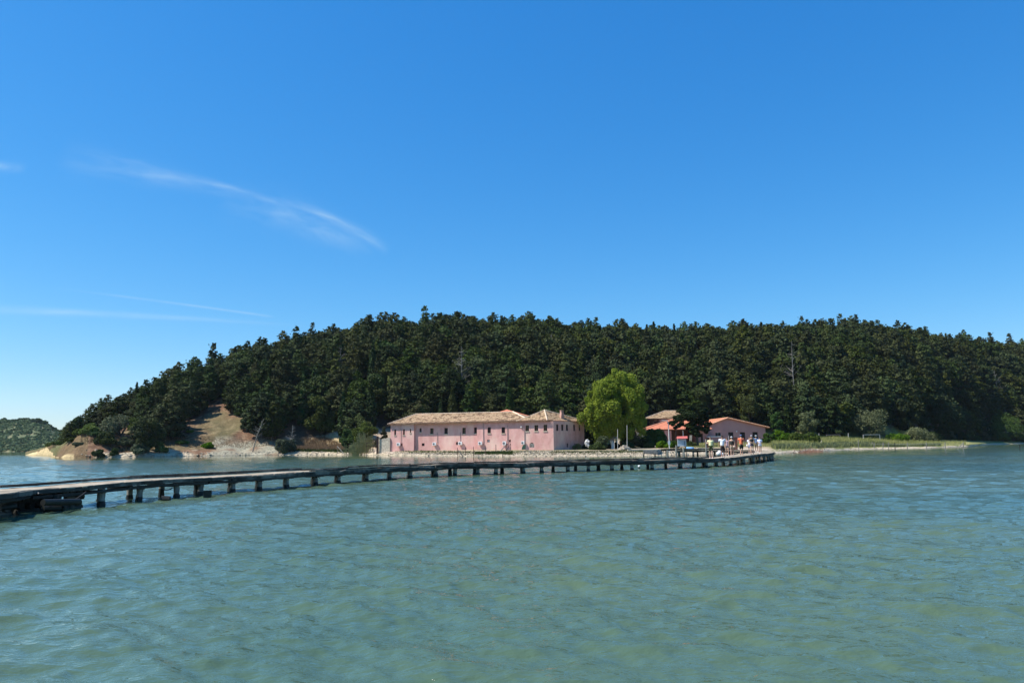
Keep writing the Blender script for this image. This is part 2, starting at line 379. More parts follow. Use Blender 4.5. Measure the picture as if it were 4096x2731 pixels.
def vnoise(x, y, sc, seed=0):
    """cheap smooth value noise for relief"""
    x = x / sc; y = y / sc; xi = np.floor(x); yi = np.floor(y); fx = x - xi; fy = y - yi
    fx = fx * fx * (3 - 2 * fx); fy = fy * fy * (3 - 2 * fy)
    def h(a, b):
        s = np.sin(a * 127.1 + b * 311.7 + seed * 74.7) * 43758.5453; return s - np.floor(s)
    return (h(xi, yi) * (1 - fx) + h(xi + 1, yi) * fx) * (1 - fy) + (h(xi, yi + 1) * (1 - fx) + h(xi + 1, yi + 1) * fx) * fy - .5
def gz(x, y):
    x = np.asarray(x, float); y = np.asarray(y, float)
    p = pxof(x / np.maximum(y, 1)); Ys = np.interp(p, SHP, SHY); w1 = T(W1, p); z1 = T(Z1, p)
    yf = np.maximum(T(YF, p), Ys + w1 + 1.5); zf = T(ZF, p); yr = np.maximum(T(YR, p), yf + 3); zr = np.interp(p, _rp, _rz); zr = np.maximum(zr, zf)
    d = y - Ys
    z = np.where(d < 0, np.maximum(d * .12, -1.2), 0)
    t = np.clip(d / w1, 0, 1); z = np.where((d >= 0), z1 * t ** .7, z)
    t = np.clip((d - w1) / (yf - Ys - w1), 0, 1); z = np.where(d > w1, z1 + (zf - z1) * t, z)
    t = np.clip((y - yf) / (yr - yf), 0, 1); z = np.where(y > yf, zf + (zr - zf) * np.sin(t * math.pi / 2) ** .95, z)
    t = np.clip((y - yr) / 130, 0, 1.15); z = np.where(y > yr, zr * (1 - t * t * (3 - 2 * t)) - 1.4 * t, z)
    n = vnoise(x, y, 9, 1) * 1.2 + vnoise(x, y, 3.7, 2) * .55 + vnoise(x, y, 1.6, 3) * .35
    amp = np.clip(d / np.where(p < 1100, 4, 10), 0, 1) * np.where(p < 1100, 1.25, .12 + .9 * np.clip((y - yf) / 15, 0, 1))
    z = z + n * amp
    z = np.where(p < 101, -1.2, z)
    return z
def g(x, y): return float(gz(np.array([x]), np.array([y]))[0])
def gp(px, Y):
    a = az(px); x = a * Y; return Vector((x, Y, g(x, Y)))

# mesh of the island in sight-fan columns
NPX = 520; NR = 170
pp = np.concatenate([np.linspace(101, 420, 110), np.linspace(424, 4900, NPX - 110)])
aa = np.interp(pp, _pg, _ag)
Ys = np.interp(pp, SHP, SHY)
tt = np.concatenate([np.linspace(-8, 0, 5), np.linspace(.25, 12, 34), 12 + (np.linspace(0, 1, NR - 39)[1:] ** 1.35) * 260])
YY = Ys[:, None] + tt[None, :]; XX = aa[:, None] * YY
ZZ = gz(XX, YY); ZZ[0, :] = -1.2
nrr = len(tt)
me = bpy.data.meshes.new('island_ground')
verts = np.stack([XX, YY, ZZ], -1).reshape(-1, 3)
idx = np.arange(len(pp) * nrr).reshape(len(pp), nrr)
fc = np.stack([idx[:-1, :-1], idx[1:, :-1], idx[1:, 1:], idx[:-1, 1:]], -1).reshape(-1, 4)
me.from_pydata(verts.tolist(), [], fc.tolist()); me.polygons.foreach_set('use_smooth', [True] * len(me.polygons))
# ground cover kinds: what grows or lies where
PPc = np.repeat(pp[:, None], nrr, 1); PPc = PPc + (vnoise(XX, YY, 7, 15) * 90 + vnoise(XX, YY, 2.5, 16) * 40) * (PPc > 380); D = YY - Ys[:, None]; YFc = T(YF, PPc); n1 = vnoise(XX, YY, 6, 5) * 2; n2 = vnoise(XX, YY, 2.2, 6) * 2; n3 = vnoise(XX, YY, .9, 7) * 2
C = np.zeros(XX.shape + (3,))
rock = np.array([.56, .46, .32]); rockp = np.array([.62, .47, .36]); dry = np.array([.215, .122, .074]); drygr = np.array([.44, .34, .19]); floor_ = np.array([.085, .06, .04])  # dry earth darkened: grazing sun on a steeper slope put into its colour
mead = np.array([.20, .215, .075]); meady = np.array([.36, .33, .14]); dirt = np.array([.56, .45, .34]); greyrock = np.array([.36, .33, .24])
def sel(mask, c):
    mask = np.clip(mask, 0, 1)[..., None]; C[:] = C * (1 - mask) + np.asarray(c) * mask
C[:] = floor_
left = np.clip((1150 - PPc) / 60, 0, 1)
sel(left * np.clip((32 + n1 * 6 - D) / 5, 0, 1), dry)
sel((PPc < 350) * np.clip((n1 + .9), .3, 1), [.15, .145, .06])
sel(left * (PPc > 350) * np.clip(n2 * 1.4 + n1 * .5, 0, .9) * (D < 36), dry * .5)
sel(left * (PPc > 350) * np.clip(n3 * 1.8 - .4, 0, .6) * (D < 36), [.33, .22, .135])
sel(left * np.clip((n1 - .15) * 1.6, 0, .55) * (D < 30), [.17, .17, .08])
sel((PPc < 345) * np.clip((np.where(PPc < 215, 4, np.where(PPc < 300, 2.2, 1.8)) - D + n1 * 2 + n2) / .6, 0, 1), np.array([.62, .47, .25]))
sel(left * (PPc >= 345) * np.clip((1.9 + n1 * 1.6 + n2 * 1.6 - D) / .8, 0, 1), rock)
sel((PPc > 850) * (PPc < 1130) * np.clip((9 + n1 * 3 - D) / 2, 0, 1) * np.clip(n2 + .8, 0, 1), greyrock)
mid = np.clip((PPc - 1110) / 40, 0, 1) * np.clip((3120 - PPc) / 60, 0, 1)
sel(mid * (YY < YFc + 4), dirt * np.array([.8, .78, .7]))
sel(mid * np.clip((n1 + .1) * 2, 0, .8) * (YY < YFc + 2) * (D > 3), [.20, .20, .09])
sel((PPc > 1150) * (PPc < 1390) * np.clip((D - 1.5), 0, 1) * (YY < YFc + 3), drygr)
sel((PPc > 1150) * (PPc < 1460) * np.clip((D - 1.0), 0, 1) * np.clip((6 - D) / 2, 0, .9), [.15, .17, .06])
sel(np.clip((PPc - 1400) / 30, 0, 1) * np.clip((1640 - PPc) / 30, 0, 1) * np.clip(D - 6, 0, 1) * np.clip((YFc + 3 + n1 - YY) / 1.5, 0, 1), [.50, .38, .27])
sel(mid * np.clip((7 + n1 * 2 + n2 * 1.5 - D) / 1.5, 0, 1) * (PPc > 1400), dirt)
sel(mid * np.clip((2.5 + n2 * 2 - D) / 1, 0, 1), rock)
rt = np.clip((PPc - 3050) / 50, 0, 1)
sel(rt * np.clip((YFc + 6 + n1 * 3 - YY) / 4, 0, 1), mead)
sel(rt * np.clip((n1 * .8 + n2 * .5 + .25) * 1.4, 0, .85) * (YY < YFc + 3), meady)
sel(rt * np.clip((2.6 + n1 * 1.2 + n2 - D) / 1, 0, 1), [.58, .49, .36])
wet = np.clip((.10 - ZZ) / .1, 0, 1)
C *= (1 - .45 * wet)[..., None]
C *= (1 + .16 * n3 + .10 * n2)[..., None]; C = np.clip(C, .01, .9)
ca = me.color_attributes.new('cover', 'FLOAT_COLOR', 'POINT')
ca.data.foreach_set('color', np.concatenate([C.reshape(-1, 3), np.ones((C.shape[0] * C.shape[1], 1))], 1).astype(np.float32).reshape(-1))
me.update()
def covermat(name):
    m_ = bpy.data.materials.new(name); m_.use_nodes = True; n = m_.node_tree.nodes; l = m_.node_tree.links
    p = n['Principled BSDF']; p.inputs['Roughness'].default_value = .95; p.inputs['Specular IOR Level'].default_value = .1
    a = n.new('ShaderNodeAttribute'); a.attribute_name = 'cover'
    t = n.new('ShaderNodeTexCoord'); z = n.new('ShaderNodeTexNoise'); z.inputs['Scale'].default_value = 2.5; z.inputs['Detail'].default_value = 8; z.inputs['Roughness'].default_value = .7
    l.new(t.outputs['Object'], z.inputs['Vector'])
    mr = n.new('ShaderNodeMapRange'); mr.inputs[1].default_value = .3; mr.inputs[2].default_value = .7; mr.inputs[3].default_value = .55; mr.inputs[4].default_value = 1.3; l.new(z.outputs['Fac'], mr.inputs[0])
    v = n.new('ShaderNodeVectorMath'); v.operation = 'SCALE'; l.new(a.outputs['Color'], v.inputs[0]); l.new(mr.outputs[0], v.inputs['Scale'])
    l.new(v.outputs[0], p.inputs['Base Color'])
    b = n.new('ShaderNodeBump'); b.inputs['Strength'].default_value = 1.0; b.inputs['Distance'].default_value = .35; l.new(z.outputs['Fac'], b.inputs['Height']); l.new(b.outputs[0], p.inputs['Normal'])
    return m_
M['cover'] = covermat('ground_cover')
tag(link('island_ground', me, M['cover']), kind='structure')

# ------------------------------------------------------------------ far shore on the left
FT = tab(-2200,1700, -900,1660, -300,1668, 0,1692, 70,1690, 140,1694, 190,1716, 240,1742, 262,1760, 330,1780, 420,1800, 600,1800)
def far_gz(x, y):
    p = pxof2(x / y); ytop = 640.0; ys = 505.0
    zt_ = np.array([aty(a, b, ytop).z for a, b in zip(p, T(FT, p))]); zt_ = np.maximum(zt_, .2)
    t = np.clip((y - ys) / (ytop - ys), 0, 1.0); z = zt_ * np.sin(t * math.pi / 2)
    t2 = np.clip((y - ytop) / 200, 0, 1); z = z * (1 - t2 * t2 * (3 - 2 * t2))
    z = z + np.clip((y - ys) / 30, 0, 1) * (vnoise(x, y, 26, 11) * 3.5 + vnoise(x, y, 11, 12) * 1.6)
    return np.where(y < ys, -1, z)
_pg2 = np.linspace(-2400, 700, 200); _ag2 = np.array([az(p) for p in _pg2])
def pxof2(a): return np.interp(a, _ag2, _pg2)
pc = np.linspace(-2300, 480, 150); ac = np.interp(pc, _pg2, _ag2); yc = np.concatenate([[495, 505], np.linspace(508, 860, 60)])
XX2 = ac[:, None] * yc[None, :]; YY2 = np.repeat(yc[None, :], len(pc), 0)
ZZ2 = far_gz(XX2.reshape(-1), YY2.reshape(-1)).reshape(XX2.shape)
me = bpy.data.meshes.new('far_hill'); idx = np.arange(XX2.size).reshape(XX2.shape)
fc = np.stack([idx[:-1, :-1], idx[1:, :-1], idx[1:, 1:], idx[:-1, 1:]], -1).reshape(-1, 4)
me.from_pydata(np.stack([XX2, YY2, ZZ2], -1).reshape(-1, 3).tolist(), [], fc.tolist()); me.polygons.foreach_set('use_smooth', [True] * len(me.polygons))
M['farhill'] = mat('far_hill_scrub', (.075, .10, .042), (.12, .135, .062), .12, .95, .5, .4, c3=(.26, .22, .12), s3=.045, t3=(.54, .62))
tag(link('far_hill', me, M['farhill']), kind='structure')
# low headland on the horizon behind
me = bpy.data.meshes.new('distant_headland'); vv = []; ff = []
for i in range(40):
    p = 60 + i * 9; a = az(p); hh = 24 * (.8 + .2 * math.sin(i * .7)) * min(1, i / 3 + .1, (39 - i) / 8 + .05)
    for k, (Y, z) in enumerate(((1240, -1), (1300, hh), (1500, hh * 1.05), (1700, -1))): vv.append((a * Y, Y, z))
    if i:
        b = i * 4
        for k in range(3): ff.append((b - 4 + k, b + k, b + k + 1, b - 3 + k))
me.from_pydata(vv, [], ff); me.polygons.foreach_set('use_smooth', [True] * len(me.polygons))
M['headland'] = mat('headland_scrub', (.16, .17, .10), (.22, .20, .14), .02, .95)
tag(link('distant_headland', me, M['headland']), kind='structure')

# ------------------------------------------------------------------ water
def build_water():
    dense = np.arange(-52, 52.01, .17); coarse = np.arange(56, 304, 6.0)
    ang = np.radians(np.concatenate([dense, coarse]))
    rr = [1.2]
    while rr[-1] < 190: rr.append(rr[-1] * 1.0048 + .002)
    rr = np.array([0.3] + rr + [230, 300, 420, 650, 1000, 1800, 3500, 9000])
    A, Rr = np.meshgrid(ang, rr, indexing='ij')
    X = np.sin(A) * Rr; Y = np.cos(A) * Rr; Z = np.zeros_like(X)
    sp_ = np.maximum(Rr * .0050, .02)
    rs = np.random.RandomState(3)
    isd = (np.degrees(A) <= 52.1)
    for i in range(130):
        lam = .16 * (1.037 ** i) ** .95 * 1.0     # .16 m .. about 14 m
        lam = .16 * math.exp(i / 129 * math.log(7.0 / .16))
        th = rs.normal(0, .62) + R(-14)          # direction of travel, mostly towards the viewer
        k = 2 * math.pi / lam; kx = math.sin(th) * k; ky = -math.cos(th) * k
        st = .026 * (1.3 if .16 < lam < .7 else 1.0 if lam < 1.2 else max(.15, .8 - (lam - 1.2) * .4))
        amp = st / k * rs.uniform(.5, 1.3)
        ph = rs.uniform(0, 2 * math.pi)
        fade = np.clip((lam / sp_ - 2.5) / 2.5, 0, 1)
        s = np.sin(kx * X + ky * Y + ph + 1.3 * vnoise(X, Y, lam * 4, i))
        Z += amp * fade * (s + .28 * (s * s - .5))
    # gusts: patches of rougher and calmer water
    gust = .75 + .75 * (vnoise(X, Y, 14, 21) + .5) * .8
    d2 = np.interp(pxof(X / np.maximum(Y, 1)), SHP, SHY) - Y
    calm = 1 - .93 * np.clip((46 - d2) / 26, 0, 1) * (Y > 40) * np.clip((2400 - pxof(X / np.maximum(Y, 1))) / 900 + .55, .3, 1)
    Z = Z * gust * calm * isd
    Z[:, 0] = 0
    idx = np.arange(X.size).reshape(X.shape)
    i2 = np.vstack([idx, idx[:1]])
    f = np.stack([i2[:-1, :-1], i2[:-1, 1:], i2[1:, 1:], i2[1:, :-1]], -1).reshape(-1, 4)
    me = bpy.data.meshes.new('lagoon_water')
    n = X.size; me.vertices.add(n); me.vertices.foreach_set('co', np.stack([X, Y, Z], -1).reshape(-1).astype(np.float32))
    nf = len(f); me.loops.add(nf * 4); me.loops.foreach_set('vertex_index', f.reshape(-1).astype(np.int32))
    me.polygons.add(nf); me.polygons.foreach_set('loop_start', np.arange(0, nf * 4, 4, dtype=np.int32)); me.polygons.foreach_set('loop_total', np.full(nf, 4, dtype=np.int32))
    me.polygons.foreach_set('use_smooth', np.ones(nf, dtype=bool))
    me.update(calc_edges=True)
    a = me.attributes.new('chop', 'FLOAT', 'POINT'); a.data.foreach_set('value', (calm * gust).reshape(-1).astype(np.float32))
    m_ = bpy.data.materials.new('lagoon_water'); m_.use_nodes = True; nn = m_.node_tree.nodes; l = m_.node_tree.links
    p = nn['Principled BSDF']; p.inputs['Roughness'].default_value = .035; p.inputs['IOR'].default_value = 1.333; p.inputs['Specular IOR Level'].default_value = .5
    t = nn.new('ShaderNodeTexCoord')
    nz0 = nn.new('ShaderNodeTexNoise'); nz0.inputs['Scale'].default_value = .07; nz0.inputs['Detail'].default_value = 3; l.new(t.outputs['Object'], nz0.inputs['Vector'])
    mr = nn.new('ShaderNodeMapRange'); mr.inputs[1].default_value = .35; mr.inputs[2].default_value = .65; l.new(nz0.outputs['Fac'], mr.inputs[0])
    x = nn.new('ShaderNodeMix'); x.data_type = 'RGBA'; l.new(mr.outputs[0], x.inputs[0]); x.inputs[6].default_value = WATER1; x.inputs[7].default_value = WATER2
    l.new(x.outputs[2], p.inputs['Base Color'])
    at = nn.new('ShaderNodeAttribute'); at.attribute_name = 'chop'
    prev = None
    for sc, dist, det, strn, rot, stx in ((16.0, .012, 3, 1.0, -.25, 1.8), (6.5, .030, 4, 1.0, .2, 2.0), (2.4, .036, 4, .8, -.1, 1.7)):
        mp = nn.new('ShaderNodeMapping'); mp.inputs['Rotation'].default_value = (0, 0, rot); mp.inputs['Scale'].default_value = (1 / stx, 1, 1); l.new(t.outputs['Object'], mp.inputs[0])
        z = nn.new('ShaderNodeTexNoise'); z.inputs['Scale'].default_value = sc; z.inputs['Detail'].default_value = det; z.inputs['Roughness'].default_value = .5; z.inputs['Distortion'].default_value = .3
        l.new(mp.outputs[0], z.inputs['Vector'])
        b = nn.new('ShaderNodeBump'); b.inputs['Distance'].default_value = dist
        ml = nn.new('ShaderNodeMath'); ml.operation = 'MULTIPLY'; ml.inputs[1].default_value = strn; l.new(at.outputs['Fac'], ml.inputs[0]); l.new(ml.outputs[0], b.inputs['Strength'])
        l.new(z.outputs['Fac'], b.inputs['Height'])
        if prev: l.new(prev, b.inputs['Normal'])
        prev = b.outputs[0]
    l.new(prev, p.inputs['Normal'])
    tag(link('lagoon_water', me, m_), kind='structure')
WATER1 = (.056, .102, .068, 1); WATER2 = (.084, .122, .066, 1)
build_water()
# lagoon bed: keeps the shallow margins and everything under the surface closed off
me = bpy.data.meshes.new('lagoon_bed'); me.from_pydata([(-9000, -9000, -2.5), (9000, -9000, -2.5), (9000, 9000, -2.5), (-9000, 9000, -2.5)], [], [(0, 1, 2, 3)])
tag(link('lagoon_bed', me, mat('silt', (.16, .14, .1))), kind='structure')
# ------------------------------------------------------------------ buildings
def wall_panel(mb, o, u, ln, z0, z1, holes, depth=.22, mi=0, mir=0):
    """vertical wall from o along unit u; holes = [(u0,u1,z0,z1)]; outward normal = u x up; holes get reveals"""
    o = Vector(o); u = Vector(u).normalized(); n = u.cross(Vector((0, 0, 1)))
    us = sorted({0, ln} | {x for h in holes for x in h[:2]}); zs = sorted({z0, z1} | {x for h in holes for x in h[2:]})
    P = lambda a, z, d=0: Vector((o.x, o.y, 0)) + u * a + Vector((0, 0, z)) - n * d
    # split long runs so that the render can take some unevenness
    for i in range(len(us) - 1):
        for j in range(len(zs) - 1):
            a, b, c, d = us[i], us[i + 1], zs[j], zs[j + 1]
            if any(h[0] <= a + 1e-6 and b <= h[1] + 1e-6 and h[2] <= c + 1e-6 and d <= h[3] + 1e-6 for h in holes): continue
            mb.add([P(a, c), P(b, c), P(b, d), P(a, d)], [(0, 1, 2, 3)], mi)
    for a, b, c, d in holes:
        for q in (((a, c), (a, d)), ((b, d), (b, c)), ((a, d), (b, d)), ((b, c), (a, c))):
            (p, s), (r_, t) = q
            mb.add([P(p, s), P(r_, t), P(r_, t, depth), P(p, s, depth)], [(0, 1, 2, 3)], mir)
def window(parent, o, u, h, depth=.2, bars=(1, 2), sill=True, name='window', fm='frame', gm='glass', ajar=False):
    o = Vector(o); u = Vector(u).normalized(); n = u.cross(Vector((0, 0, 1)))
    P = lambda a, z, d=0: Vector((o.x, o.y, 0)) + u * a + Vector((0, 0, z)) - n * d
    a, b, c, d = h; mb = MB(); t = .055
    for p, q in (((a + t / 2, c), (a + t / 2, d)), ((b - t / 2, c), (b - t / 2, d)), ((a + t, c + t / 2), (b - t, c + t / 2)), ((a + t, d - t / 2), (b - t, d - t / 2))):
        mb.beam(P(*p, depth - .06), P(*q, depth - .06), t, t)
    if bars:
        for i in range(1, bars[0] + 1): x = a + (b - a) * i / (bars[0] + 1); mb.beam(P(x, c, depth - .055), P(x, d, depth - .055), .05, .05)
        for i in range(1, bars[1] + 1): z = c + (d - c) * i / (bars[1] + 1); mb.beam(P(a, z, depth - .05), P(b, z, depth - .05), .04, .035)
    w_ = mb.build(name, M[fm], parent)
    mb = MB(); mb.add([P(a, c, depth), P(b, c, depth), P(b, d, depth), P(a, d, depth)], [(0, 1, 2, 3)]); g_ = mb.build('pane', M[gm], w_)
    if sill:
        mb = MB(); mb.beam(P(a - .06, c - .035, -.05), P(b + .06, c - .035, -.05), .07, .16); mb.build('sill', M['coping'], w_)
    return w_
def roof_faces(name, faces, mat_, parent, thick=.12):
    """faces: list of (poly, eave_dir) ; uv in metres along the eave / up the slope; gives the roof real thickness"""
    vs_, fs_, uvs = [], [], []
    for poly, ed in faces:
        poly = [Vector(p) for p in poly]; e = Vector(ed); e = e.normalized()
        nrm = (poly[1] - poly[0]).cross(poly[2] - poly[0]).normalized()
        if nrm.z < 0: nrm = -nrm; poly = poly[::-1]
        s_ = nrm.cross(e).normalized(); e2 = s_.cross(nrm)
        # fine grid by fan triangulation is not needed: the tile rows come from the uv
        b = len(vs_); vs_ += [p for p in poly]; fs_.append(tuple(range(b, b + len(poly)))); uvs += [((p - poly[0]).dot(e2) + 50, (p - poly[0]).dot(s_) + 50) for p in poly]
        b2 = len(vs_); vs_ += [p - Vector((0, 0, thick)) for p in poly]; fs_.append(tuple(range(b2 + len(poly) - 1, b2 - 1, -1))); uvs += [(0, 0)] * len(poly)
        k = len(poly)
        for i in range(k):
            j = (i + 1) % k; c = len(vs_); vs_ += [poly[i], poly[j], poly[j] - Vector((0, 0, thick)), poly[i] - Vector((0, 0, thick))]
            fs_.append((c, c + 3, c + 2, c + 1)); uvs += [(0, 0)] * 4
    me = bpy.data.meshes.new(name); me.from_pydata([tuple(v) for v in vs_], [], fs_)
    ul = me.uv_layers.new(name='UVMap')
    for l_ in me.loops: ul.data[l_.index].uv = uvs[l_.vertex_index]
    me.update()
    return link(name, me, mat_, parent)
def tile_ends(mb, p, q, r_=.085, step=.25, L_=.5, slope=(0, 0, 0)):
    """row of half-round tile ends along an eave; slope = direction up the roof"""
    p = Vector(p); q = Vector(q); d = q - p; n = int(d.length / step); s_ = Vector(slope)
    for i in range(n):
        c = p + d * ((i + .5) / n); o_ = c + Vector((0, 0, .02 + rnd.uniform(-.015, .02))) - s_ * rnd.uniform(.0, .08)
        mb.tube([o_, o_ + s_ * L_], [r_, r_ * .85], n=6)
def ridge_line(mb, p, q, r_=.13):
    p = Vector(p); q = Vector(q); n = max(2, int((q - p).length / .45))
    for i in range(n):
        a = p + (q - p) * (i / n); b = p + (q - p) * ((i + 1.12) / n)
        mb.tube([a + Vector((0, 0, .05)), b + Vector((0, 0, .02))], [r_ * rnd.uniform(.9, 1.15), r_ * .8], n=6)

# ---- the long pink building on the shore
ZE = 5.88                                       # underside of the eave
A0 = aty(1563, 1699, (ZE - H) / ((yh(1563) - 1699) / F) ); A0.z = 0
def eavepoint(px, py): # where the sight line reaches the eave height
    return onz(px, py, ZE)
EA = eavepoint(1563, 1698); EB = eavepoint(1656, 1694.5); EC = eavepoint(1905, 1688.5); ED = eavepoint(2213, 1683.5); EE = eavepoint(2336, 1687.0)
long_b = empty('long_pink_building', (EC.x, EC.y, .5), 0, 'long two storey pink building with old tiled hip roof on the shore', 'building')
def loc_(o_):
    for c in o_.children:
        pass
# facade line (straight between EA and ED); the middle stretch steps back
fd = (ED - EA); fd.z = 0; FL = fd.length; fu = fd.normalized(); fn = fu.cross(Vector((0, 0, 1)))   # outward normal
if fn.y > 0: fn = -fn
def fu_of(px, py=1720): h_ = hit(px, py, EA, fn); return (h_ - EA).dot(fu)
def fz_of(px, py): return hit(px, py, EA, fn).z
uB = fu_of(1656); uC = fu_of(1908)
REC = .40
segs = [(0, uB, 0.0), (uB, uC, REC), (uC, FL, 0.0)]
UP = [(1577,1584,1717,1741,'n'), (1612,1619,1716,1740,'n'), (1639.5,1644.5,1715,1731,'n'), (1678,1686,1712,1729,'n'), (1720,1734,1712,1736,'b'), (1777,1791,1711,1736,'o'), (1849,1862.5,1710,1735,'b'),
      (1898,1906.5,1709,1734,'o'), (1950,1963,1708,1733,'o'), (2006,2020,1708,1733,'o'), (2102,2116,1700.5,1725,'b'), (2137.5,2152.5,1699.5,1724,'b'), (2174,2189,1698,1724,'b'),
      (1604,1610,1772,1783,'s'), (1687,1698,1772,1783,'s'), (1824,1832,1767,1779,'s'), (1949,1959,1758,1768,'g'), (2036,2043,1758,1768,'s'), (2118,2137,1770,1789,'a')]
UP[7] = (1896, 1907, 1709, 1734, 'o')
wb = MB(); base = -.3
holes_all = []
for (u0, u1, rec) in segs:
    o_ = EA + fu * u0 - fn * rec; hs_ = []
    for (x0, x1, y0, y1, k) in UP:
        xm = (x0 + x1) / 2; uu = fu_of(xm)
        if not (u0 <= uu < u1): continue
        P0 = EA - fn * rec
        a = (hit(x0, (y0 + y1) / 2, P0, fn) - o_).dot(fu); b = (hit(x1, (y0 + y1) / 2, P0, fn) - o_).dot(fu)
        zt = hit(xm, y0, P0, fn).z; zb = hit(xm, y1, P0, fn).z
        a = max(a, .05); b = min(b, u1 - u0 - .05)
        hs_.append((a, b, zb, zt)); holes_all.append((o_, (a, b, zb, zt), k))
    wall_panel(wb, o_, fu, u1 - u0, base, ZE, hs_, depth=.24)
for (u_, r0, r1) in ((uB, 0.0, REC), (uC, REC, 0.0)):
    p, q = EA + fu * u_ - fn * r0, EA + fu * u_ - fn * r1
    wb.add([(p.x, p.y, base), (q.x, q.y, base), (q.x, q.y, ZE), (p.x, p.y, ZE)], [(0, 1, 2, 3)])
# right flank
rd = EE - ED; rd.z = 0; RL = rd.length; ru = rd.normalized(); rn_ = ru.cross(Vector((0, 0, 1)))
if rn_.y > 0: rn_ = -rn_
hs_ = []
for (x0, x1, y0, y1, k) in [(2225,2234,1697,1722,'n'), (2245,2254,1697,1722,'n'), (2264,2273,1698,1722.5,'n'), (2293,2301,1698,1722.5,'n'), (2315,2322,1698,1722.5,'n'), (2267,2274,1773,1788,'s'), (2298,2302.5,1773,1786,'s')]:
    a = (hit(x0, y0, ED, rn_) - ED).dot(ru); b = (hit(x1, y0, ED, rn_) - ED).dot(ru); zt = hit(x0, y0, ED, rn_).z; zb = hit(x0, y1, ED, rn_).z
    hs_.append((a, b, zb, zt)); holes_all.append((ED.copy(), (a, b, zb, zt), k + 'r'))
wall_panel(wb, ED, ru, RL, base, ZE, hs_, depth=.24)
DEP = 10.5
back = [EA - fn * DEP, ED - fn * (DEP - 2)]
pts = [EE, EE + (-fn * 1.0 + fu * -1) * 4.0, ED - fn * DEP, EA - fn * DEP, EA]
for i in range(len(pts) - 1):
    p, q = pts[i], pts[i + 1]; wb.add([(p.x, p.y, base), (q.x, q.y, base), (q.x, q.y, ZE), (p.x, p.y, ZE)], [(0, 1, 2, 3)])
def child(o, parent):        # keep world coordinates under a moved parent
    o.parent = parent; o.matrix_parent_inverse = Matrix.Translation(-Vector(parent.location)); return o
inv = lambda par: Matrix.Translation(-Vector(par.location))
wall_o = child(wb.build('wall', M['pink']), long_b)
for o_, h_, k in holes_all:
    U_ = ru if k.endswith('r') else fu
    k = k[0]
    bars = {'b': (1, 2), 'o': (1, 0), 'n': None, 's': None, 'g': None, 'a': None}[k]
    if k == 'a':
        # low arched opening, its lower half closed with loose stones
        N3 = U_.cross(Vector((0, 0, 1))); P = lambda a_, z_, d_=0: Vector((o_.x, o_.y, 0)) + U_ * a_ + Vector((0, 0, z_)) - N3 * d_
        a, b, c, d = h_; mb = MB(); r_ = (b - a) / 2; cx_ = (a + b) / 2; zc = max(d - r_, c + .1); K = 10
        arc = [(cx_ - r_ * math.cos(math.pi * i / K), zc + (d - zc) * math.sin(math.pi * i / K)) for i in range(K + 1)]
        for i in range(K):
            (p1, z1_), (p2, z2_) = arc[i], arc[i + 1]
            mb.add([P(p1, z1_, .004), P(p2, z2_, .004), P(p2, d, .004), P(p1, d, .004)], [(0, 1, 2, 3)])
        child(mb.build('arch_spandrel', M['pink']), long_b)
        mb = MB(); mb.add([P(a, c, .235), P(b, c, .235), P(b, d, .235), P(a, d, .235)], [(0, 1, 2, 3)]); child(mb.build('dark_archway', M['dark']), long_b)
        mb = MB()
        for r0_ in range(4):
            for j in range(5): mb.box(P(a + (j + .5) * (b - a) / 5 + rnd.uniform(-.04, .04), c + .1 + r0_ * .17, .08 + rnd.uniform(0, .05)), ((b - a) / 5.6, .16, .15), math.atan2(U_.y, U_.x) + rnd.uniform(-.1, .1))
        child(mb.build('stone_infill', M['greystone']), long_b); continue
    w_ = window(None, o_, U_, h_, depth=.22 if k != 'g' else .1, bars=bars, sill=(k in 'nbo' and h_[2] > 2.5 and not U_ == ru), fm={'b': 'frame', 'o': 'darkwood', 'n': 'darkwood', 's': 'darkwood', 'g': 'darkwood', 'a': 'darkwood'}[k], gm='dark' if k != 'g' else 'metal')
    child(w_, long_b)
# roof
OV = .44
so = .085 * 0
slope = math.radians(19)
eL = EA - fu * .45 + fn * OV; eR = ED + fn * OV + fu * .1
def at(u_, v_, z_): p = EA + fu * u_ - fn * v_; return Vector((p.x, p.y, z_))
ze = ZE + .10
rz_ = ze + (DEP / 2 + OV) * math.tan(slope)
# ridge ends found from the photo's ridge pixels at mid depth
def ridge_u(px, py=1655):
    h_ = hit(px, py, EA - fn * DEP / 2, fn); return (h_ - EA).dot(fu), h_.z
u1_, z1r = ridge_u(1662, 1656); u2_, z2r = ridge_u(2052, 1647.5)
rz1 = z1r; rz2 = z2r
c00 = at(-.45, -OV, ze); c10 = at(FL + .1, -OV, ze + .02); c11 = at(FL + .1, DEP + OV, ze); c01 = at(-.45, DEP + OV, ze)
r1 = at(u1_, DEP / 2, rz1); r2 = at(u2_, DEP / 2, rz2)
ev = fu_of(2108); vz = hit(2108, 1672, EA, fn)
rm = (rz1 + rz2) / 2
V1 = at(fu_of(2125), -OV, ze + .01)
roofA = roof_faces('roof', [([c00, V1, r2, r1], fu), ([c01, c00, r1], fn), ([at(u2_ + 6, DEP + OV, ze), c01, r1, r2], fu), ([V1, at(u2_ + 6, DEP + OV, ze), r2], fn)], M['roof'], None)
child(roofA, long_b)
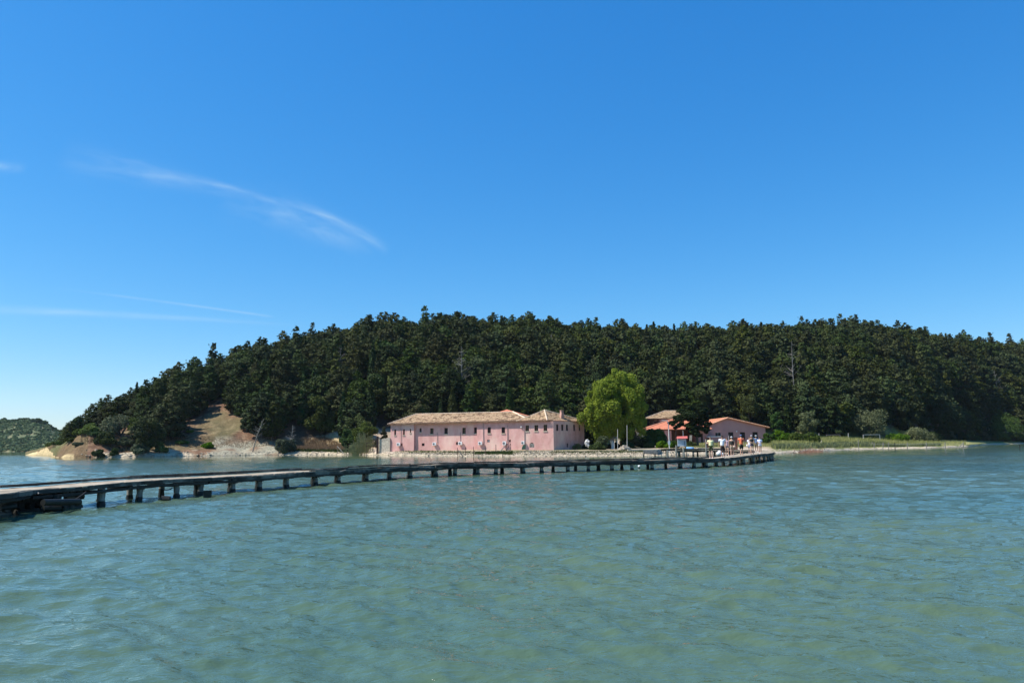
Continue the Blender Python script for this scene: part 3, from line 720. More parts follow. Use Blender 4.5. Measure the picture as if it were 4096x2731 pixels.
# pavilion at the right end with its own hip roof
pk = at(fu_of(2178) + .6, 3.9, 0); hpk = aty(2178, 1640, pk.y); pk.x = hpk.x; pk.z = hpk.z
eF = onz(2030, 1686, ze); pL = at(fu_of(2070), -OV - .004, ze + .004)
pC = ED + fn * OV * .8 - (ru * .1); pC = onz(2213, 1683.2, ze); pC = at((pC - EA).dot(fu), -OV, ze)
pR = onz(2346, 1684.5, ze); pB = at(FL + 1.5, 13, ze); pK = at(fu_of(2070), 12.5, ze)
ev = onz(2300, 1650, rz2)
pv = roof_faces('pavilion_roof', [([pL, pC, pk], fu), ([pC, pR, pk], ru), ([pR, pB, pk], fn), ([pB, pK, pk], fu), ([pK, pL, pk], fn)], M['roof'], None)
child(pv, long_b)
mb = MB(); ridge_line(mb, r1, r2, .1); ridge_line(mb, c00, r1, .11); ridge_line(mb, r2, at(fu_of(2092), 1.2, ze + .55), .14)
ridge_line(mb, pC, pk, .15); ridge_line(mb, pR, pk, .1); ridge_line(mb, pL, pk, .08)
child(mb.build('ridge_tiles', M['ridge']), long_b)
mb = MB(); up = (-fn * math.cos(slope) + Vector((0, 0, 1)) * math.sin(slope)); tile_ends(mb, c00, c10, slope=up)
up2 = (-rn_ * math.cos(slope) + Vector((0, 0, 1)) * math.sin(slope)); tile_ends(mb, pC, pR, slope=up2)
child(mb.build('eave_tiles', M['roof']), long_b)
mb = MB()   # rafter tails / boarded eave
for i in range(int(FL / .6)):
    p = at(.3 + i * .6, -OV + .06, ZE + .0); q = at(.3 + i * .6, .3, ZE + .1); mb.beam(p, q, .09, .09)
child(mb.build('rafter_tails', M['darkwood']), long_b)
# orange peak of a second roof behind, chimney
cp = at(fu_of(2028) + 3.5, 13.5, 0); cp.x = aty(2028, 1637, cp.y).x; cz = aty(2028, 1637, cp.y).z
rb = empty('rear_pink_building', (cp.x, cp.y, .5), 0, 'small building with orange hip roof peeking over the long tiled roof', 'building')
b_ = [Vector((cp.x + sx * 6, cp.y + sy * 5, cz - 2.0)) for sx, sy in ((-1, -1), (1, -1), (1, 1), (-1, 1))]; top_ = Vector((cp.x, cp.y, cz))
child(roof_faces('roof', [([b_[i], b_[(i + 1) % 4], top_], b_[(i + 1) % 4] - b_[i]) for i in range(4)], M['orangeroof'], None), rb)
mb = MB(); mb.box((cp.x, cp.y, (cz - 2.05) / 2), (11, 9, cz - 2.05)); child(mb.build('wall', M['pinkplain']), rb)
cc = at(fu_of(2245) + .8, 5.2, 0); c_ = aty(2247, 1655, cc.y); czt = aty(2246, 1648, cc.y).z; czb = aty(2246, 1662, cc.y).z
ch_ = MB(); ch_.box((c_.x, cc.y, (czt + czb) / 2 - .3), (.72, .6, czt - czb + .5), .5)
ch_.v = [(x + (0.12 * (1 if x < c_.x else -1) if z > czt - .6 else 0), y, z) for x, y, z in ch_.v]
cho = child(ch_.build('chimney', M['chim']), long_b)
mb = MB(); mb.box((c_.x, cc.y, czt + .12), (.5, .45, .3), .5); mb.box((c_.x, cc.y, czt + .32), (.62, .55, .07), .5); q_ = mb.build('chimney_cap', M['chim']); q_.parent = cho
# pipes down the wall; one tube stands in for a vertical strip of shade
def fpt(px, py, d=.05, rec=0): h_ = hit(px, py, EA - fn * rec + fn * d, fn); return h_
for (px, y0, y1, rec, wd) in ((1604, 1712, 1770, 0, .03), (1669, 1760, 1802, REC, .045), (1749, 1728, 1772, REC, .04), (1841, 1728, 1767, REC, .04), (1933.5, 1690, 1776, 0, .05), (2029.5, 1700, 1768, 0, .05), (2097.5, 1712, 1768, 0, .05)):
    mb = MB(); a = fpt(px, y0, .06, rec); b = fpt(px + .8, y1, .06, rec); mb.tube([a, (a + b) / 2 + fu * rnd.uniform(-.03, .03), b], wd, 6)
    child(mb.build('pipe', M['pipe']), long_b)
mb = MB(); p_ = fpt(2085, 1708, .12); mb.ell(p_, (.13, .13, .15)); mb.beam(p_, p_ - fn * .14, .04, .04)
child(mb.build('wall_lamp', M['white']), long_b)
# air conditioning units fixed to the wall
def ac_unit(px0, px1, py0, py1, rec, label, turn=0.0):
    a = fpt(px0, (py0 + py1) / 2, .28, rec); b = fpt(px1, (py0 + py1) / 2, .28, rec); zt = fpt(px0, py0, .28, rec).z; zb = fpt(px0, py1, .28, rec).z
    w_ = max(.62, (b - a).length); h_ = zt - zb; c = (a + b) / 2; c.z = (zt + zb) / 2
    root = empty('air_conditioner', (c.x, c.y, zb), math.atan2(fu.y, fu.x) + turn, label, 'air conditioner', 'air conditioners on the pink wall')
    mb = MB(); mb.box((0, 0, h_ / 2), (w_, .3, h_)); hb = mb.build('casing', M['white'], root)
    bv = hb.modifiers.new('b', 'BEVEL'); bv.width = .025; bv.segments = 2
    mb = MB(); r_ = min(h_, w_) * .36; mb.tube([(-.08, -.149, h_ / 2), (-.08, -.165, h_ / 2)], r_, 20); fan = mb.build('fan_grille', M['metal'], root)
    mb = MB(); mb.tube([(-.08, -.166, h_ / 2), (-.08, -.175, h_ / 2)], r_ * .35, 12)
    for q in range(10):
        an = q * math.pi / 5; mb.beam((-.08, -.17, h_ / 2), (-.08 + math.cos(an) * r_ * .95, -.17, h_ / 2 + math.sin(an) * r_ * .95), .012, .012)
    mb.build('fan_hub', M['dark'], root)
    for sx in (-.22, .22):
        mb = MB(); mb.beam((sx, -.1, -.02), (sx, .26, -.02), .04, .04); mb.beam((sx, -.05, -.02), (sx, .26, -.26), .03, .03)
        mb.build('wall_bracket', M['galv'], root)
ac_unit(1588, 1601, 1770, 1783, 0, 'white air conditioner near the left end of the long pink wall')
ac_unit(1731, 1745, 1768.5, 1781, REC, 'white air conditioner on the recessed pink wall below its second cross barred window gap')
ac_unit(1834, 1849, 1766, 1779, REC, 'white air conditioner touching a small dark square window on the pink wall')
ac_unit(1914, 1929, 1765.5, 1779, 0, 'white air conditioner standing between two wooden fence stakes, beside a tall pipe')
ac_unit(2011, 2025, 1764.5, 1780, 0, 'white air conditioner above the leaning pale pole and brown gate frame')
ac_unit(2086, 2098, 1764, 1777, 0, 'white air conditioner just left of the low arched opening', 0)

# ---- stone wall stub, timber frame and slope left of the long building
mb = MB(); p0 = EA + fn * .0 - fu * .02; q0 = p0 - fu * 2.6
zt = aty(1545, 1752, EA.y).z
n_ = 9
for i in range(n_):
    a = p0.lerp(q0, i / n_); b = p0.lerp(q0, (i + 1) / n_); zz = zt - .02 * i + rnd.uniform(-.06, .08)
    c = (a + b) / 2; mb.box((c.x, c.y, (zz) / 2), ((b - a).length * 1.0, .5, zz), math.atan2(fu.y, fu.x))
tag(mb.build('stone_wall', M['stone']), 'rough pale stone wall butting against the left end of the long pink building', 'wall')
pf = empty('timber_frame', (q0.x, q0.y, .5), 0, 'dark open timber frame of posts and rails beside the rough stone wall', 'fence')
Yf = q0.y - .5
def fl(px, py): return aty(px, py, Yf)
for (x, y0, y1, wd) in ((1508, 1745, 1796, .20), (1512.5, 1745, 1797, .16), (1496, 1756, 1797, .08), (1467, 1769, 1800, .07), (1535, 1752, 1795, .06)):
    mb = MB(); a, b = fl(x, y0), fl(x, y1); b.z = min(b.z, g(b.x, b.y) - .1) ; mb.beam(b, a, wd, wd, jit=.01); child(mb.build('post', M['darkwood']), pf)
for (x0, y0, x1, y1) in ((1491, 1756, 1536, 1754.5), (1464, 1771.5, 1496, 1769), (1502, 1771, 1520, 1769.5), (1464, 1784, 1496, 1784)):
    mb = MB(); mb.beam(fl(x0, y0), fl(x1, y1), .09, .07, jit=.008); child(mb.build('rail', M['darkwood']), pf)

# ---- gabled pink building, right
GY = 172.0
def gp2(px, py, dy=0): return aty(px, py, GY + dy)
L0 = gp2(2832, 1700); R0 = gp2(3061, 1708); PKp = gp2(2911, 1670); gz0 = 1.6
Pk = gp2(2909, 1672)
gab = empty('gabled_pink_building', ((L0.x + R0.x) / 2, GY, gz0), 0, 'single storey pink gabled building with orange tiled roof and dark doorways', 'building')
hl, hr, hp = gp2(2832, 1700).z, gp2(3061, 1706).z, Pk.z
wb = MB(); hs_ = []
for (x0, x1, y0, y1) in ((2861, 2883, 1729, 1746), (2912.5, 2933, 1728, 1766), (2959.5, 2980, 1728, 1766), (3009.5, 3030.5, 1727.5, 1764)):
    hs_.append((gp2(x0, y0).x - L0.x, gp2(x1, y0).x - L0.x, max(gp2(x0, y1).z, 1.2), gp2(x0, y0).z))
zlow = min(hl, hr) - .25
zlow = gp2(2950, 1722).z
wall_panel(wb, (L0.x, GY, 0), (1, 0, 0), R0.x - L0.x, .4, zlow, hs_, depth=.25)
wb.add([(L0.x, GY, zlow), (R0.x, GY, zlow), (R0.x, GY, hr - .02), (Pk.x, GY, hp - .02), (L0.x, GY, hl - .02)], [(0, 1, 2, 3, 4)])
GD = 15
wb.add([(L0.x, GY, .4), (L0.x, GY + GD, .4), (L0.x, GY + GD, hl - .02), (L0.x, GY, hl - .02)], [(0, 1, 2, 3)])
wb.add([(R0.x, GY, .4), (R0.x, GY + GD, .4), (R0.x, GY + GD, hr - .02), (R0.x, GY, hr - .02)], [(0, 1, 2, 3)])
wb.add([(L0.x, GY + GD, .4), (R0.x, GY + GD, .4), (R0.x, GY + GD, hr - .02), (Pk.x, GY + GD, hp - .02), (L0.x, GY + GD, hl - .02)], [(0, 1, 2, 3, 4)])
child(wb.build('wall', M['pinkplain']), gab)
for i, h_ in enumerate(hs_):
    w_ = window(None, (L0.x, GY, 0), (1, 0, 0), h_, depth=.24, bars=(1, 0), sill=False, name='window' if i == 0 else 'doorway', fm='metal' if i == 0 else 'darkwood', gm='dark'); child(w_, gab)
f0 = GY - .45; sl = (hp - hr) / (R0.x - Pk.x)
eR_ = Vector((gp2(3075, 1708).x, f0, hr - sl * .8)); eL_ = Vector((L0.x - .8, f0, hl - (hp - hl) / (Pk.x - L0.x) * .8)); pkf = Vector((Pk.x, f0, hp + .06))
bk = Vector((0, GD + .9, 0))
child(roof_faces('roof', [([eR_, eR_ + bk, pkf + bk, pkf], (0, 1, 0)), ([eL_ + bk, eL_, pkf, pkf + bk], (0, 1, 0))], M['orangeroof'], None, .16), gab)
mb = MB(); ridge_line(mb, pkf, eR_, .13); ridge_line(mb, pkf, eL_, .13); ridge_line(mb, pkf, pkf + bk, .13); child(mb.build('verge_tiles', M['oridge']), gab)
mb = MB(); mb.ell(gp2(2946, 1725) + Vector((0, -.1, 0)), (.16, .14, .16)); child(mb.build('wall_lamp', M['white']), gab)
# low annexe with a white coping in front of it
mb = MB(); a = aty(2835, 1748, GY - 3); b = aty(2885, 1748, GY - 3); mb.box(((a.x + b.x) / 2, GY - 1.6, a.z / 2), (b.x - a.x, 2.4, a.z))
an_ = tag(mb.build('annexe_wall', M['pinkplain']), 'low pink walled annexe with white coping under the gabled building window', 'annexe')
mb = MB(); mb.box(((a.x + b.x) / 2, GY - 1.65, a.z + .10), (b.x - a.x + .5, 2.7, .17)); mb.build('coping', M['white'], an_)

# ---- house with an upper gallery and the low orange hip roof before it
HY = 186.0
def hp_(px, py, dy=0): return aty(px, py, HY + dy)
e0, e1 = hp_(2577, 1674), hp_(2790, 1669); zE = hp_(2650, 1672).z
hs2 = empty('gallery_house', ((e0.x + e1.x) / 2, HY, 1.5), 0, 'two storey house with open upper gallery of dark posts under pale tiled roof', 'building')
rl, rr = hp_(2658, 1643, 5), hp_(2720, 1643, 5)
E = [Vector((e0.x, HY, zE)), Vector((e1.x, HY, zE)), Vector((e1.x, HY + 10, zE)), Vector((e0.x, HY + 10, zE))]
child(roof_faces('roof', [([E[0], E[1], rr, rl], (1, 0, 0)), ([E[1], E[2], rr], (0, 1, 0)), ([E[2], E[3], rl, rr], (1, 0, 0)), ([E[3], E[0], rl], (0, 1, 0))], M['roof'], None), hs2)
mb = MB(); ridge_line(mb, E[0], rl, .1); ridge_line(mb, rl, rr, .1); child(mb.build('ridge_tiles', M['ridge']), hs2)
for px in (2587, 2601, 2616, 2632):
    mb = MB(); p = hp_(px, 1700, .5); mb.beam((p.x, p.y, 1.5), (p.x, p.y, zE), .22, .22); child(mb.build('gallery_post', M['darkwood']), hs2)
mb = MB(); a = hp_(2584, 1676, .5); b = hp_(2780, 1676, .5); mb.beam((a.x, a.y, zE - .1), (b.x, b.y, zE - .1), .2, .22); child(mb.build('gallery_beam', M['darkwood']), hs2)
wx0 = hp_(2612, 1700, 2).x; wx1 = e1.x - .5
mb = MB(); mb.box(((wx0 + wx1) / 2, HY + 5.4, (zE - .02) / 2 + .2), (wx1 - wx0, 7, zE - .4)); child(mb.build('wall', M['cream']), hs2)
mb = MB(); x0_, x1_ = hp_(2637, 1690, .9).x, wx1; mb.box(((x0_ + x1_) / 2, HY + 1.3, zE / 2 + .3), (x1_ - x0_, 1.6, zE - 1.0)); child(mb.build('stair_wall', M['pinkplain']), hs2)
mb = MB(); p = hp_(2624, 1693, 1.7); mb.box((p.x, p.y + .1, p.z), (.7, .3, 1.0)); child(mb.build('window', M['darkwood']), hs2)
mb = MB(); a = hp_(2584, 1706, 1.0); mb.box(((e0.x + .5 + wx1) / 2, HY + 1.6, a.z), (wx1 - e0.x - .6, 2.4, .2)); child(mb.build('gallery_floor', M['darkwood']), hs2)
# pavilion with orange hip roof
PY_ = 168.0
def q2(px, py, dy=0): return aty(px, py, PY_ + dy)
e0, e1 = q2(2571, 1716), q2(2850, 1716); zE2 = q2(2640, 1716).z; pk1 = q2(2682, 1677, 5); pk2 = q2(2790, 1677, 5)
pav = empty('open_pavilion', ((e0.x + e1.x) / 2, PY_, 1.4), 0, 'open sided shelter with wide orange hip roof and pale columns behind the shrubs', 'shelter')
E = [Vector((e0.x, PY_, zE2)), Vector((e1.x, PY_, zE2)), Vector((e1.x, PY_ + 10, zE2)), Vector((e0.x, PY_ + 10, zE2))]
child(roof_faces('roof', [([E[0], E[1], pk2, pk1], (1, 0, 0)), ([E[1], E[2], pk2], (0, 1, 0)), ([E[2], E[3], pk1, pk2], (1, 0, 0)), ([E[3], E[0], pk1], (0, 1, 0))], M['orangeroof'], None), pav)
mb = MB(); ridge_line(mb, E[0], pk1, .12); ridge_line(mb, pk1, pk2, .12); child(mb.build('ridge_tiles', M['oridge']), pav)
for px, wd, mt_ in ((2668, .85, 'pinkplain'), (2682, .35, 'pinkplain'), (2617, .3, 'darkwood'), (2732, .15, 'galv'), (2703, .3, 'darkwood')):
    mb = MB(); p = q2(px, 1740, .6); mb.beam((p.x, p.y, .8), (p.x, p.y, zE2), wd, .35); child(mb.build('column', M[mt_]), pav)
mb = MB(); a = q2(2576, 1718, .4); b = q2(2845, 1718, .4); mb.beam((a.x, a.y, zE2 - .18), (b.x, b.y, zE2 - .18), .2, .24); child(mb.build('eave_beam', M['darkwood']), pav)
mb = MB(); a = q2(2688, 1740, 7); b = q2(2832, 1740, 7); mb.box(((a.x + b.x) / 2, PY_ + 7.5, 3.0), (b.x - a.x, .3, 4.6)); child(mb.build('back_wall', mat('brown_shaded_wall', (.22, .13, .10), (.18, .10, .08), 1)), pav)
# side wing with a dark door joining the gabled house
mb = MB(); a = q2(2786, 1730, 2); b = q2(2832, 1730, 2); zt = q2(2800, 1700, 2).z
wall_panel(mb, (a.x, PY_ + 2, 0), (1, 0, 0), b.x - a.x, .4, zt, [(q2(2802.5, 1740, 2).x - a.x, q2(2811.5, 1740, 2).x - a.x, 1.3, q2(2805, 1733, 2).z)], .2)
mb.add([(a.x, PY_ + 2, .4), (a.x, PY_ + 8, .4), (a.x, PY_ + 8, zt), (a.x, PY_ + 2, zt)], [(0, 1, 2, 3)])
wg = tag(mb.build('side_wing', M['pinkplain']), 'plain pink side wing with one narrow dark door left of the gabled building', 'building')
mb = MB(); mb.box((q2(2807, 1740, 2).x, PY_ + 2.22, (1.3 + q2(2805, 1733, 2).z) / 2), (.55, .05, 2.6)); mb.build('door', M['darkwood'], wg)
mb = MB(); mb.box(((a.x + b.x) / 2, PY_ + 5, zt + .08), (b.x - a.x + .4, 6.6, .15)); mb.build('roof', M['orangeroof'], wg)

# ---- low stone hut between the big tree and the pavilion
SY = 152.0
def s2(px, py, dy=0): return aty(px, py, SY + dy)
x0_, x1_, x2_ = s2(2483, 1730).x, s2(2580, 1730).x, s2(2505, 1730).x; zt = s2(2530, 1722).z
hut = empty('stone_hut', ((x0_ + x1_) / 2, SY, .8), 0, 'low rubble stone hut with pale stone slab roof behind the bushes', 'hut')
mb = MB(); mb.box(((x0_ + x1_) / 2, SY + 2.5, zt / 2 + .2), (x1_ - x0_, 5, zt - .4)); child(mb.build('wall', M['stone']), hut)
mb = MB(); mb.box(((x0_ + x1_) / 2, SY + 2.4, zt + .06), (x1_ - x0_ + .5, 5.6, .12)); mb.box(((x2_ + x1_) / 2 + .4, SY + 3.4, zt + .3), (x1_ - x2_ - 1, 3.4, .34), .04); child(mb.build('slab_roof', M['coping']), hut)
# old gate beside the hut trunk side
mb = MB()
for px in (2465, 2470, 2475, 2480): a, b = s2(px, 1731), s2(px, 1753); mb.beam(b, a, .05, .05)
a, b = s2(2462, 1732), s2(2483, 1732); mb.beam(a, b, .06, .06)
tag(mb.build('iron_bars', M['metal']), 'thin grey iron bars between the pale trunk and the stone hut', 'grille')
mb = MB(); a, b = s2(2455, 1757, -1), s2(2490, 1757, -1); mb.box(((a.x + b.x) / 2, SY - 1, a.z), (b.x - a.x, 1.1, .14)); 
for x in (a.x + .3, b.x - .3): mb.box((x, SY - 1, a.z / 2), (.25, .8, a.z))
tag(mb.build('stone_bench', M['coping']), 'flat pale stone bench slab beside the big light green tree', 'bench')
# ------------------------------------------------------------------ boardwalk
BW = [(-14.0, -30, .70), (-14.3, 4, .70), (-14.3, 12, .70)]
for px, py, zd in [(-60, 2090, .71), (100, 2055, .71), (330, 2032, .71), (560, 2005, .70), (745, 1987, .70), (930, 1970, .69), (1100, 1956, .68), (1250, 1942, .68), (1500, 1922, .66), (1660, 1911, .66), (1820, 1902, .66), (2090, 1894, .65), (2350, 1884, .65),
                   (2580, 1879, .66), (2720, 1873.5, .66), (2850, 1867.5, .62), (2960, 1859, .70), (3020, 1851.5, .76), (3072, 1844, .76), (3094, 1838, .80)]:
    p = onz(px, py, 0); BW.append((p.x, p.y, zd))
BW += [(30.6, 90.5, .80), (29.8, 95.5, .80), (27.6, 99.8, .82), (24.8, 102.2, .82), (22.2, 103.2, .82)]
BW = [Vector(p) for p in BW]
# dense smooth centre line; BW is the outer (camera side) edge
def crom(P, n=10):
    out_ = []
    for i in range(len(P) - 1):
        p0, p1, p2, p3 = P[max(i - 1, 0)], P[i], P[i + 1], P[min(i + 2, len(P) - 1)]
        for k in range(n):
            t = k / n; out_.append(.5 * ((2 * p1) + (p2 - p0) * t + (2 * p0 - 5 * p1 + 4 * p2 - p3) * t * t + (3 * p1 - p0 - 3 * p2 + p3) * t ** 3))
    out_.append(P[-1]); return out_
edge = crom(BW, 12)
# resample by length
def resample(P, ds):
    out_ = [P[0].copy()]; acc = 0
    for i in range(len(P) - 1):
        a, b = P[i], P[i + 1]; L_ = (b - a).length
        while acc + L_ >= ds:
            t = (ds - acc) / L_; a = a.lerp(b, t); out_.append(a.copy()); L_ = (b - a).length; acc = 0
        acc += L_
    return out_
edge = resample(edge, .25)
def nrm_at(i):
    d = edge[min(i + 2, len(edge) - 1)] - edge[max(i - 2, 0)]; d.z = 0; d.normalize(); return Vector((-d.y, d.x, 0))   # to the left of travel = away from the camera
WD = 1.45
bridge = empty('boardwalk', (edge[60].x, edge[60].y, 0), 0, 'long low wooden boardwalk on dark stubby posts curving across the lagoon', 'footbridge')
def bchild(o): return child(o, bridge)
deck = MB(); i = 0
wob = [vn for vn in (nr.rand(len(edge)) - .5)]
zw = np.interp(np.arange(len(edge)), np.arange(0, len(edge), 9), (nr.rand(len(range(0, len(edge), 9))) - .5) * .045)
ww = np.interp(np.arange(len(edge)), np.arange(0, len(edge), 13), (nr.rand(len(range(0, len(edge), 13))) - .5) * .14)
WF = np.array([1 + .35 * min(1, max(0, (e.y - 58) / 10)) for e in edge])
def E_(i, off=0.0, dz=0.0):
    off = off * (WF[max(0, min(len(edge) - 1, i))] if off > .5 else 1)
    i = max(0, min(len(edge) - 1, i)); e = edge[i]; return Vector((e.x, e.y, 0)) + nrm_at(i) * (off + ww[i]) + Vector((0, 0, e.z + zw[i] + dz))
for i in range(0, len(edge) - 1):
    a0 = rnd.uniform(-.05, .03); b0 = WD + rnd.uniform(-.03, .05); dz = rnd.uniform(-.006, .008)
    p, q = E_(i, a0), E_(i, b0); p2, q2_ = E_(i + 1, a0), E_(i + 1, b0)
    c0 = p.lerp(p2, .03); c1 = p.lerp(p2, .95); d0 = q.lerp(q2_, .03); d1 = q.lerp(q2_, .95)
    vs_ = []
    for v in (c0, c1, d1, d0): vs_ += [v + Vector((0, 0, dz)), v + Vector((0, 0, dz - .045))]
    deck.add(vs_, [(0, 2, 4, 6), (1, 7, 5, 3), (0, 1, 3, 2), (2, 3, 5, 4), (4, 5, 7, 6), (6, 7, 1, 0)])
bchild(deck.build('deck_planks', M['plank']))
# kerb beams, front fascia planks, stringers in separate lengths
def run(name, off, dz, w_, h_, step, mt_, jit=.012, gap=.02, sag=.0, i0=0, i1=None):
    i = i0; i1 = i1 or len(edge) - 3
    mb = MB()
    while i < i1:
        j = min(len(edge) - 1, i + int(step * rnd.uniform(.7, 1.3) / .25)); o = rnd.uniform(-.06, .06); d = rnd.uniform(-.03, .03); w1_ = w_ * rnd.uniform(.7, 1.3); h1_ = h_ * rnd.uniform(.7, 1.25)
        if j - i < 3: break
        k = i
        while k < j:
            k2 = min(j, k + 4); mb.beam(E_(k, off + o, dz + d), E_(k2, off + o, dz + d), w1_, h1_, jit=.006); k = k2
        i = j
    return bchild(mb.build(name, M[mt_]))
run('back_kerb', WD - .02, .065, .11, .10, 5, 'timber'); run('front_kerb', .04, .03, .10, .07, 5, 'timber', i0=min(range(len(edge)), key=lambda k: abs(topx(edge[k] + Vector((0, 0, .4)))[0] - 1240) if edge[k].y > 6 else 9e9), i1=min(range(len(edge)), key=lambda k: abs(topx(edge[k] + Vector((0, 0, .4)))[0] - 2830) if edge[k].y > 6 else 9e9))
run('front_fascia', -.07, -.085, .07, .14, 4, 'timber'); run('front_stringer', -.02, -.20, .16, .09, 4, 'wetwood'); run('back_stringer', WD - .12, -.12, .18, .13, 5, 'wetwood'); run('middle_stringer', WD / 2, -.11, .16, .12, 5, 'wetwood')
# posts: found along the edge by where they stand
def idx_at(px, off, lo=0, hi=None):
    best = None; hi = hi or len(edge)
    for i in range(lo, hi):
        e = E_(i, off); 
        if e.y < 6: continue
        x = topx((e.x, e.y, .3))[0]; d = abs(x - px)
        if best is None or d < best[0]: best = (d, i)
    return best[1]
iturn = max(range(len(edge)), key=lambda i: topx(edge[i])[0] if edge[i].y > 6 else -1)
FRONT = [413, 551, 700, 810, 935, 1045, 1150, 1256, 1358, 1470, 1562, 1642, 1737, 1818, 1908, 1985, 2095, 2168, 2270, 2350, 2440, 2530, 2612, 2722, 2780, 2822, 2868, 2925, 2973, 3012, 3038, 3055, 3070, 3080, 3088]
BACK = [395, 527, 640, 787, 917, 1025, 1140, 1247, 1344, 1452, 1550, 1632, 1725, 1805, 1893, 2003, 2084, 2210, 2300, 2392, 2492, 2587, 2660, 2714, 2811, 2860, 2892, 2950, 2962, 2998, 3026]
caps = []
def post(i, off, rad, h0, mtop=None):
    b = E_(i, off); top_ = b.z - .16; ln_ = Vector((rnd.uniform(-.04, .04), rnd.uniform(-.03, .03), 0))
    mb = MB(); k = rnd.uniform(.9, 1.15)
    hs_ = [-1.0, .08, .16, .30, top_ * .7, top_]
    rs_ = [rad * 1.0, rad * rnd.uniform(.95, 1.1), rad * rnd.uniform(.8, .95), rad * rnd.uniform(.78, .95), rad * rnd.uniform(.8, 1.0), rad * rnd.uniform(.85, 1.05)]
    mb.tube([Vector((b.x, b.y, h)) + ln_ * (top_ - h) * 1.5 for h in hs_], [r_ * k for r_ in rs_], n=9, jit=.07)
    n_ = 9
    o = mb.build('post', [M['post'], M['wetwood']])
    for f in o.data.polygons: f.material_index = 1 if f.center.z < h0 else 0; f.use_smooth = True
    bchild(o)
for x in FRONT:
    i = idx_at(x, .1, 0, iturn + 6); post(i, .10, .135 if x < 2700 else .15, rnd.uniform(.12, .24)); caps.append(i)
for x in BACK:
    i = idx_at(x, WD - .15, 0, iturn + 4); post(i, WD - .15, .13 if x < 2700 else .15, rnd.uniform(.2, .6))
i = iturn + 6
while i < len(edge) - 2:
    post(i, .1, .13, .3); post(i, WD - .15, .13, .3); caps.append(i); i += 10
mb = MB()
for i in caps:
    L_ = rnd.uniform(.05, .2); d = rnd.uniform(-.25, .25); n_ = nrm_at(i); t_ = Vector((n_.y, -n_.x, 0))
    e = E_(i, .1) + Vector((0, 0, -.245)); f = E_(i, WD - .15) + Vector((0, 0, -.245))
    e0 = e - n_ * L_; f0 = f + n_ * .15
    m_ = MB(); m_.beam(e0, f0, .18, .10, jit=.01)
    m_.beam(e - t_ * rnd.uniform(.3, .75) + Vector((0, 0, .015)), e + t_ * rnd.uniform(.3, .75) + Vector((0, 0, .015)), .14, .09, jit=.01)
    bchild(m_.build('cross_beam', M['wetwood']))
# stacked timber cribs near the camera
def crib(px0, px1, py_b, rows, nm, skew=0.0, logs=(.085, .10)):
    a = onz(px0, py_b, 0); b = onz(px1, py_b - (px1 - px0) * .09, 0); d = (b - a); L_ = d.length; d.normalize(); n_ = Vector((-d.y, d.x, 0)); m_ = MB(); z = .02
    for r_ in range(rows):
        rad = rnd.uniform(*logs)
        if r_ % 2 == 0:
            for o in (0.0, WD - .25):
                e0 = rnd.uniform(-.16, .12); e1 = rnd.uniform(-.1, .18); m_.tube([a + n_ * o - d * e0 + Vector((0, 0, z)), a + n_ * o + d * (L_ / 2) + Vector((0, 0, z + rnd.uniform(-.02, .02))), b + n_ * o + d * e1 + Vector((0, 0, z))], rad, 9, jit=.08)
        else:
            for t in (0.12, .5, .88):
                c = a + d * (L_ * t); m_.tube([c - n_ * .12 + Vector((0, 0, z)), c + n_ * (WD - .1) + Vector((0, 0, z))], rad, 9, jit=.08)
        z += rad * 1.75
    return bchild(m_.build(nm, M['timber']))
crib(62, 172, 2052, 3, 'timber_crib'); crib(58, 178, 2050, 4, 'timber_crib'); crib(240, 315, 2036, 4, 'timber_crib'); crib(-60, 30, 2066, 4, 'timber_crib')
def logx(px0, py0, px1, py1, Y0, Y1, rad, mt_='wetwood', nm='log'):
    m_ = MB(); m_.tube([aty(px0, py0, Y0), aty(px1, py1, Y1)], rad, 9, jit=.06); return bchild(m_.build(nm, M[mt_]))
logx(172, 2009, 318, 2006, 22.0, 23.4, .095, nm='log'); logx(0, 2030, 60, 2022, 21.2, 21.6, .09, nm='log'); logx(170, 2032, 240, 2030, 22.3, 22.8, .09, nm='log')
for px in (22, 44, 155, 190):
    m_ = MB(); p = onz(px, 2048, 0); m_.tube([(p.x, p.y + .4, -.9), (p.x, p.y + .4, .5)], .14, 9, jit=.06); bchild(m_.build('post', M['wetwood']))
def rope(px0, py0, px1, py1, Y0, Y1, sag, rad=.014, nm='rope'):
    a, b = aty(px0, py0, Y0), aty(px1, py1, Y1); m_ = MB(); m_.tube([a.lerp(b, t / 8) - Vector((0, 0, sag * 4 * (t / 8) * (1 - t / 8))) for t in range(9)], rad, 6); return bchild(m_.build(nm, M['rope']))
rope(196, 2026, 345, 1966, 22.4, 24.0, .12, .02); rope(645, 1953, 690, 1951, 27.6, 28.1, .06, .022); rope(2665, 1849, 2715, 1851, 54, 54, .12, .02); rope(2880, 1845, 2920, 1843, 57, 58.5, .14, .025); rope(2430, 1846, 2600, 1838, 51, 51, .02, .018)
for px, py, dx, dy in ((150, 1968, 5, 6), (95, 1997, 7, -7), (1040, 1906, 22, -8), (1270, 1904, 10, 8), (1360, 1885, 24, -6), (2100, 1850, 14, 9), (2370, 1846, 4, 8), (2730, 1848, 12, 6)):
    Yc = onz(px, T(( np.array([100,1250,2350,2850.]), np.array([2055,1940,1884,1867.])), px), 0).y - .05
    m_ = MB(); m_.tube([aty(px, py, Yc), aty(px + dx, py + dy, Yc - .05)], .02, 5); bchild(m_.build('broken_batten', M['deadwood']))
